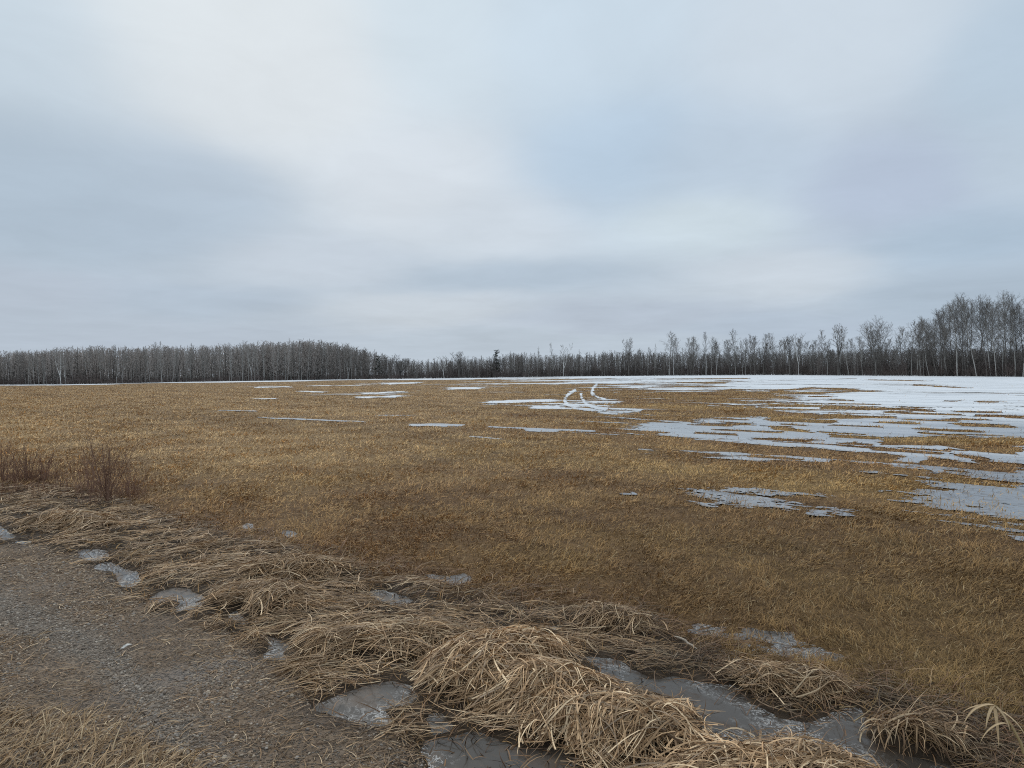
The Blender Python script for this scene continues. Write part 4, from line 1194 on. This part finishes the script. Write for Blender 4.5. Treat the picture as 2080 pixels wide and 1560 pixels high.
# undergrowth at the foot of the woods
Vt, Qt, Ct = [], [], []; off = 0
for i in range(5200):
    u = rng.uniform(-330, 2420); ex = 1.0 + 45 * rng.random()
    x, y = forest_place(u, ex)
    thick = .45 + .5 * math.sin(u * .021) * math.sin(u * .0083 + 1) + (1.3 if 145 < u < 205 else 0) + (.5 if 820 < u < 1020 else 0) + (.7 if u > 1200 else 0)
    h = rng.uniform(.8, 2.6) * (.7 + .6 * max(thick, -.3)) * (1.0 + rng.random() ** 3)
    h *= float(np.interp(u, [0, 700, 1000, 1500, 2080], [.62, .75, 1.25, 1.45, .85]))
    n = 34
    a = rng.random(n) * 6.28; sp = rng.random(n) ** .6
    A = np.stack([rng.normal(0, .55, n), rng.normal(0, .55, n), rng.random(n) * h * .5], 1)
    B = A + np.stack([np.cos(a) * sp * h * .32, np.sin(a) * sp * h * .32, h * (.2 + .4 * rng.random(n))], 1)
    v, q = strips(A, B, np.full(n, .045))
    v = v + np.array([float(x), float(y), 0])
    Vt.append(v); Qt.append(q + off); off += len(v)
    Ct.append(np.tile(np.array([.085, .069, .063]) * rng.uniform(.5, 1.6) * float(np.interp(u, [600, 1000], [1.75, 1.20])), (len(v), 1)))
tag(obj('undergrowth', mesh_from('undergrowth', np.concatenate(Vt), np.concatenate(Qt), None, np.concatenate(Ct), mat_brush)), 'dark twiggy undergrowth along the foot of the woods', 'undergrowth', kind='stuff')

# ------------------------------------------------------------------ red stemmed shrubs at left
def shrub(u, v, vtop, label, nst, spread, seed, fine=24):
    r_ = np.random.default_rng(seed)
    gx, gy = G(u, v); gx = float(gx); gy = float(gy)
    d = rays(np.array([u]), np.array([vtop]))[0]
    H = CAM_H + d[2] * math.hypot(gx, gy) / math.hypot(d[0], d[1])
    e = empty('red_stemmed_shrub', (gx, gy, .0)); tag(e, label, 'shrub', 'red stemmed shrubs at the ditch')
    stems = []; A, B, ra, rb = [], [], [], []
    for i in range(int(nst * .7)):
        a = r_.random() * 6.28; sp = spread * r_.random() ** .7; L = H * (.62 + .42 * r_.random())
        p = np.array([r_.normal(0, .03), r_.normal(0, .03), -.02]); dd_ = unit(np.array([math.cos(a) * sp, math.sin(a) * sp, 1.0])); pts = [p]; 
        for j in range(7):
            dd_ = unit(dd_ + r_.normal(0, .06, 3) + np.array([0, 0, .05])); p = p + dd_ * L / 7; pts.append(p)
            if j >= 1:
                for _ in range(2 if r_.random() < .6 else 1):
                    td = unit(dd_ + r_.normal(0, .38, 3) + np.array([0, 0, .1])); tl = H * (.10 + .18 * r_.random())
                    A.append(p); B.append(p + td * tl); ra.append(.0022); rb.append(.0012)
        stems.append((np.array(pts), np.linspace(.0050, .0018, 8)))
    obj('stem', mesh_from('shrub_stems', *tubes(stems, 5), None, None, mat_redstem, True), e)
    for i in range(int(fine * 2.2)):
        a = r_.random() * 6.28; rr_ = .35 * r_.random() ** .5 * H / .8
        p = np.array([math.cos(a) * rr_, math.sin(a) * rr_, 0]); td = unit(np.array([math.cos(a) * .5 * r_.random(), math.sin(a) * .5 * r_.random(), 1]) + r_.normal(0, .2, 3)); tl = H * (.15 + .38 * r_.random())
        A.append(p); B.append(p + td * tl); ra.append(.0024); rb.append(.0012)
    obj('twig', mesh_from('shrub_twigs', *prisms(A, B, ra, rb), None, None, mat_redstem), e)
    return e
shrub(222, 1018, 884, 'tallest red brown shrub of bare whips standing at the field edge', 26, .42, 1, 40)
shrub(190, 1000, 915, 'thinner red brown shrub just left of the tallest one', 12, .35, 2, 30)
shrub(8, 978, 885, 'red brown shrub cut off by the left edge of the photo', 18, .5, 3, 46)
shrub(52, 975, 902, 'twiggy red brown shrub second from the left edge', 16, .45, 4, 60)
shrub(92, 975, 915, 'low bushy red brown shrub between the left edge and the tallest shrub', 12, .5, 5, 70)
shrub(262, 1005, 940, 'low red brown shrub at the right foot of the tallest one', 10, .5, 6, 40)
shrub(-40, 985, 880, 'red brown shrub just outside the left edge of the photo', 12, .5, 8, 30)

# low brush and rough stems linking the shrubs
x, y = samp(73000, 7, 14, .6)
u_, v_ = PX(x, y)
w_ = smooth(330, 200, u_) * smooth(905, 945, v_) * smooth(1035, 985, v_ - .04 * u_)
k = rng.random(len(x)) < w_ * np.clip(.35 + .8 * fbm(x * .9, y * .9, 3, 66), 0, 1) * 1.1
x, y = x[k], y[k]; n = len(x)
cb = np.array([.20, .105, .066]) * (.5 + .9 * rng.random(n))[:, None]
V, q, c = blades(x, y, rng.uniform(0, 6.28, n), .10 + .30 * rng.random(n) ** 2, np.full(n, .0045), 4, cb, rng.uniform(.6, 1.5, n), rng.uniform(-.2, .8, n), rng.normal(0, .6, n), np.full(n, .0), rng.uniform(-.4, .4, n))
tag(obj('ditch_brush', mesh_from('ditch_brush', V, q, None, c, mat_grass)), 'low reddish brown weed stems round the feet of the shrubs', 'brush', kind='stuff')

# ------------------------------------------------------------------ small single things
def ribbon_obj(name, pts, w, mat, parent=None, col=(.5, .38, .2), th=.0012, fold=.25):
    """a leaf blade with a folded midrib and thickness"""
    pts = np.array(pts, float); k = len(pts); t = np.linspace(0, 1, k)
    tg = np.gradient(pts, axis=0); tg /= np.linalg.norm(tg, axis=1)[:, None]
    side = np.cross(tg, [0, 0, 1.]); side /= np.linalg.norm(side, axis=1)[:, None] + 1e-9
    nrm = np.cross(side, tg)
    ww = (w * .5 * np.minimum(1, t * 6 + .45) * (1 - t ** 2.2 * .95))[:, None]
    L_ = pts - side * ww + nrm * ww * fold; R_ = pts + side * ww + nrm * ww * fold
    top = np.stack([L_, pts, R_], 1); bot = top - nrm[:, None] * th
    V = np.concatenate([top.reshape(-1, 3), bot.reshape(-1, 3)]); n3 = 3 * k; q = []
    for i in range(k - 1):
        for j in range(2):
            a = i * 3 + j; q.append([a, a + 1, a + 4, a + 3]); q.append([n3 + a, n3 + a + 3, n3 + a + 4, n3 + a + 1])
        for j in (0, 2):
            a = i * 3 + j; q.append([a, a + 3, n3 + a + 3, n3 + a])
    c = np.tile(np.array(col), (len(V), 1)) * rng.uniform(.85, 1.15)
    return obj(name, mesh_from(name, V, np.array(q), None, c, mat, True), parent)

def curve_pts(p0, head, L, phi0, droop, n=10, curve=0.0):
    p = np.array(p0, float); out = [p.copy()]
    for i in range(n):
        t = i / n; a = head + curve * t; f = phi0 - droop * t
        p = p + np.array([math.cos(a) * math.cos(f), math.sin(a) * math.cos(f), math.sin(f)]) * L / n; out.append(p.copy())
    return out

# broad leaved dry reed at bottom right
gx, gy = [float(q_) for q_ in G(2088, 1548)]
e = empty('dry_reed', (gx, gy, 0)); tag(e, 'dry reed stalk with long bent golden leaves at the lower right edge', 'reed')
stem_pts = [(0, 0, -.03), (-.01, .03, .07), (-.03, .06, .13), (-.055, .09, .18), (-.075, .105, .20)]
obj('stem', mesh_from('reed_stem', *tubes([(np.array(stem_pts), np.linspace(.007, .004, 5))], 7), None, np.tile([.45, .33, .16], (35, 1)), mat_straw, True), e)
for (i, hd, L, f0, dr_, wv) in ((4, R(185), .26, .15, 1.3, .016), (4, R(168), .20, .0, .9, .013), (4, R(215), .18, -.2, 1.0, .013), (4, R(250), .24, -.9, .6, .014), (3, R(-40), .2, -.4, .9, .012), (2, R(200), .28, .5, 1.8, .012), (4, R(-60), .16, -.5, .6, .012)):
    ribbon_obj('leaf', curve_pts(stem_pts[i], hd, L * .72, f0, dr_, 10, rng.normal(0, .4)), wv * 1.05, mat_straw, e, (.64, .46, .26))

# paper scrap on the gravel
gx, gy = [float(q_) for q_ in G(254, 1317)]
gzp = float(ground_h(np.array([gx]), np.array([gy]))[0]) + .012
V = np.array([[-.03, -.045, 0], [.012, -.048, .004], [.03, .0, .012], [.005, .03, .02], [-.012, -.005, .016], [-.02, -.02, .008],
              [.048, .065, .006], [.02, .06, .012]])
top = V; bot = V - np.array([0, 0, .0015])
Vp = np.concatenate([top, bot]) * np.array([.55, .55, .8]); n_ = len(V)
fq = [[0, 1, 2, 5], [5, 2, 3, 4], [2, 6, 7, 3]]
fq2 = fq + [[a + n_ for a in reversed(f)] for f in fq]
loop = [0, 1, 2, 6, 7, 3, 4, 5]
for a, b_ in zip(loop, loop[1:] + loop[:1]): fq2.append([a, a + n_, b_ + n_, b_])
o = obj('paper_scrap', mesh_from('paper_scrap', Vp, np.array(fq2), None, None, mat_paper)); o.location = (gx, gy, gzp)
tag(o, 'small crumpled white paper scrap lying on the gravel track', 'litter')

# weathered piece of stick in the straw
gx, gy = [float(q_) for q_ in G(1393, 1318)]
px_ = np.linspace(0, 1, 9)
p3 = np.stack([-.05 + .10 * px_, .10 - .18 * px_, .04 + .008 * np.sin(px_ * 5)], 1) + rng.normal(0, .002, (9, 3))
rs = .55 * np.array([.004, .009, .013, .012, .014, .012, .013, .010, .004])
o = obj('stick', mesh_from('stick', *tubes([(p3, rs)], 8), None, None, mat_stick, True)); o.location = (gx, gy, 0)
tag(o, 'short pale weathered stick lying in straw above the water channel', 'stick')

# bent single stalks over the water
def stalk(pts_px, label, r=.003):
    pts = []
    for (u, v, z) in pts_px:
        gx, gy = G(u, v, z); pts.append((float(gx), float(gy), z))
    p0 = np.array(pts[0]); pp = np.array(pts) - np.array([p0[0], p0[1], 0])
    k = 14; tt = np.linspace(0, len(pp) - 1, k); pf = np.stack([np.interp(tt, np.arange(len(pp)), pp[:, i]) for i in range(3)], 1)
    V, q = tubes([(pf, np.linspace(r, r * .5, k))], 5)
    o = obj('straw_stalk', mesh_from('straw_stalk', V, q, None, np.tile([.50, .37, .20], (len(V), 1)), mat_straw, True)); o.location = (p0[0], p0[1], 0)
    tag(o, label, 'stalk', 'single stalks lying over the water')
stalk([(1735, 1465, 0.0), (1755, 1452, .03), (1770, 1440, .06), (1780, 1420, .12), (1787, 1396, .19)], 'bent pale stalk rising out of the water beside the drooping tussock')
stalk([(1712, 1519, .02), (1640, 1519, .05), (1608, 1517, .09)], 'straight tan stalk stretching right from the bottom straw heap over the water')
stalk([(1705, 1437, .01), (1740, 1434, .03)], 'short stalk bridging the channel at its far bank')
stalk([(1482, 1495, .0), (1475, 1512, .04), (1462, 1528, .05)], 'thin stalk leaning out of the water right of the biggest heap')

# ------------------------------------------------------------------ sky and light
def s2l(c): return [((v / 255 + .055) / 1.055) ** 2.4 if v / 255 > .04045 else v / 255 / 12.92 for v in c]
world = bpy.data.worlds.new('World'); scene.world = world; world.use_nodes = True
nt = world.node_tree; nt.nodes.clear(); b = NB(nt)
out = nt.nodes.new('ShaderNodeOutputWorld'); bg = nt.nodes.new('ShaderNodeBackground'); nt.links.new(bg.outputs[0], out.inputs[0])
SUN_EL, SUN_AZ = R(42), R(-22)
sky = nt.nodes.new('ShaderNodeTexSky'); sky.sky_type = 'NISHITA'; sky.sun_disc = False
sky.sun_elevation = SUN_EL; sky.sun_rotation = SUN_AZ; sky.air_density = 1.2; sky.dust_density = 2.0
dirv = b.n('ShaderNodeTexCoord').outputs['Generated']
sepv = b.n('ShaderNodeSeparateXYZ'); nt.links.new(dirv, sepv.inputs[0])
dx, dy, dz = sepv.outputs
# cloud deck: position where the view direction meets a layer overhead, warped
zz = b.math('ADD', b.math('MAXIMUM', dz, 0.0), .10)
comb = b.n('ShaderNodeCombineXYZ'); nt.links.new(b.math('DIVIDE', dx, zz), comb.inputs[0]); nt.links.new(b.math('DIVIDE', dy, zz), comb.inputs[1])
deck = comb.outputs[0]
w1 = b.noise(deck, .55, 5, .5); w2 = b.noise(deck, .9, 4, .5)
az_ = b.math('ARCTAN2', dx, dy); el_ = b.math('ARCSINE', dz)
w3 = b.noise(deck, .8, 6, .55, .4)
azw = b.math('ADD', az_, b.math('MULTIPLY', b.math('SUBTRACT', w1, .5), .14))
elw = b.math('ADD', el_, b.math('MULTIPLY', b.math('SUBTRACT', w2, .5), .050))
SKY = [  # pixel place in the photo, size (u,v px), colour
 (0, 40, 260, 190, (199, 214, 226)), (420, 20, 300, 170, (222, 230, 235)), (560, 190, 210, 150, (222, 229, 234)), (850, 350, 190, 130, (215, 223, 231)), (1010, 450, 160, 80, (207, 217, 227)),
 (880, 40, 140, 220, (209, 223, 233)), (1180, 90, 210, 200, (203, 219, 232)), (1650, 90, 260, 170, (209, 221, 232)), (2060, 150, 130, 150, (190, 208, 224)),
 (60, 370, 300, 150, (176, 193, 209)), (380, 370, 190, 90, (178, 194, 210)), (200, 450, 260, 70, (171, 187, 203)), (1240, 300, 180, 130, (183, 204, 224)), (1500, 320, 160, 120, (192, 208, 224)),
 (1780, 380, 170, 110, (181, 194, 214)), (2060, 330, 120, 110, (191, 206, 220)), (1420, 455, 120, 50, (207, 221, 230)), (1640, 545, 170, 50, (202, 212, 222)), (1900, 500, 170, 60, (174, 193, 211)),
 (650, 530, 120, 40, (197, 208, 220)), (1010, 560, 260, 36, (177, 193, 209)), (60, 590, 260, 50, (181, 193, 208)), (420, 610, 220, 40, (175, 190, 206)), (860, 630, 130, 26, (198, 208, 218)),
 (1240, 640, 250, 30, (182, 194, 209)), (300, 690, 420, 34, (180, 193, 208)), (1000, 700, 400, 26, (186, 199, 212)), (1600, 660, 200, 30, (180, 194, 210)), (1950, 600, 150, 40, (177, 193, 209)),
]
num = None; den = None
for (u, v, su_, sv_, colr) in SKY:
    d = rays(np.array([float(u)]), np.array([float(v)]))[0]; d = d / np.linalg.norm(d)
    a0 = math.atan2(d[0], d[1]); e0 = math.asin(d[2]); sa = su_ / F * math.cos(a0) ** 2 + .02; se = sv_ / F * math.cos(a0)
    qa = b.math('MULTIPLY', b.math('SUBTRACT', azw, a0), 1 / sa); qe = b.math('MULTIPLY', b.math('SUBTRACT', elw, e0), 1 / se)
    r2 = b.math('ADD', b.math('MULTIPLY', qa, qa), b.math('MULTIPLY', qe, qe))
    w = b.math('DIVIDE', 3.0 if (su_ < 200 and sv_ <= 60) else 1.0, b.math('ADD', b.math('MULTIPLY', r2, r2), .16))
    sc_ = b.n('ShaderNodeVectorMath', operation='SCALE'); sc_.inputs[0].default_value = s2l(colr); nt.links.new(w, sc_.inputs['Scale'])
    if num is None: num, den = sc_.outputs[0], w
    else:
        ad = b.n('ShaderNodeVectorMath', operation='ADD'); nt.links.new(num, ad.inputs[0]); nt.links.new(sc_.outputs[0], ad.inputs[1]); num = ad.outputs[0]
        den = b.math('ADD', den, w)
inv = b.math('DIVIDE', 1.0, den)
sc_ = b.n('ShaderNodeVectorMath', operation='SCALE'); nt.links.new(num, sc_.inputs[0]); nt.links.new(inv, sc_.inputs['Scale'])
cl = sc_.outputs[0]
# soft streaky texture of the deck
k = b.mapr(b.math('ADD', b.math('MULTIPLY', w3, .65), b.math('MULTIPLY', b.noise(deck, 2.6, 6, .6, .6), .35)), .3, .7, .92, 1.08)
sc2 = b.n('ShaderNodeVectorMath', operation='SCALE'); nt.links.new(cl, sc2.inputs[0]); nt.links.new(b.math('MULTIPLY', k, 9.8), sc2.inputs['Scale'])
mixn = b.mix(.97, sky.outputs[0], sc2.outputs[0])
nt.links.new(mixn, bg.inputs[0]); bg.inputs[1].default_value = .1
sun = bpy.data.lights.new('sun', 'SUN'); sun.energy = .9; sun.angle = R(25); sun.color = (1, .96, .9)
so = bpy.data.objects.new('sun', sun); link(so)
sd = Vector((math.sin(SUN_AZ) * math.cos(SUN_EL), math.cos(SUN_AZ) * math.cos(SUN_EL), math.sin(SUN_EL)))
so.rotation_euler = sd.to_track_quat('Z', 'Y').to_euler(); so.location = (0, 0, 30)

scene.view_settings.view_transform = 'Standard'; scene.view_settings.look = 'None'
scene.view_settings.exposure = 0.0; scene.view_settings.gamma = 1.0
scene.cycles.filter_width = 1.05
scene.cycles.max_bounces = 5; scene.cycles.diffuse_bounces = 3; scene.cycles.glossy_bounces = 3
scene.cycles.transparent_max_bounces = 8
scene.cycles.use_denoising = False
try:
    scene.cycles.denoiser = 'OPENIMAGEDENOISE'; scene.cycles.denoising_input_passes = 'RGB_ALBEDO_NORMAL'; scene.cycles.denoising_prefilter = 'ACCURATE'
except Exception: pass
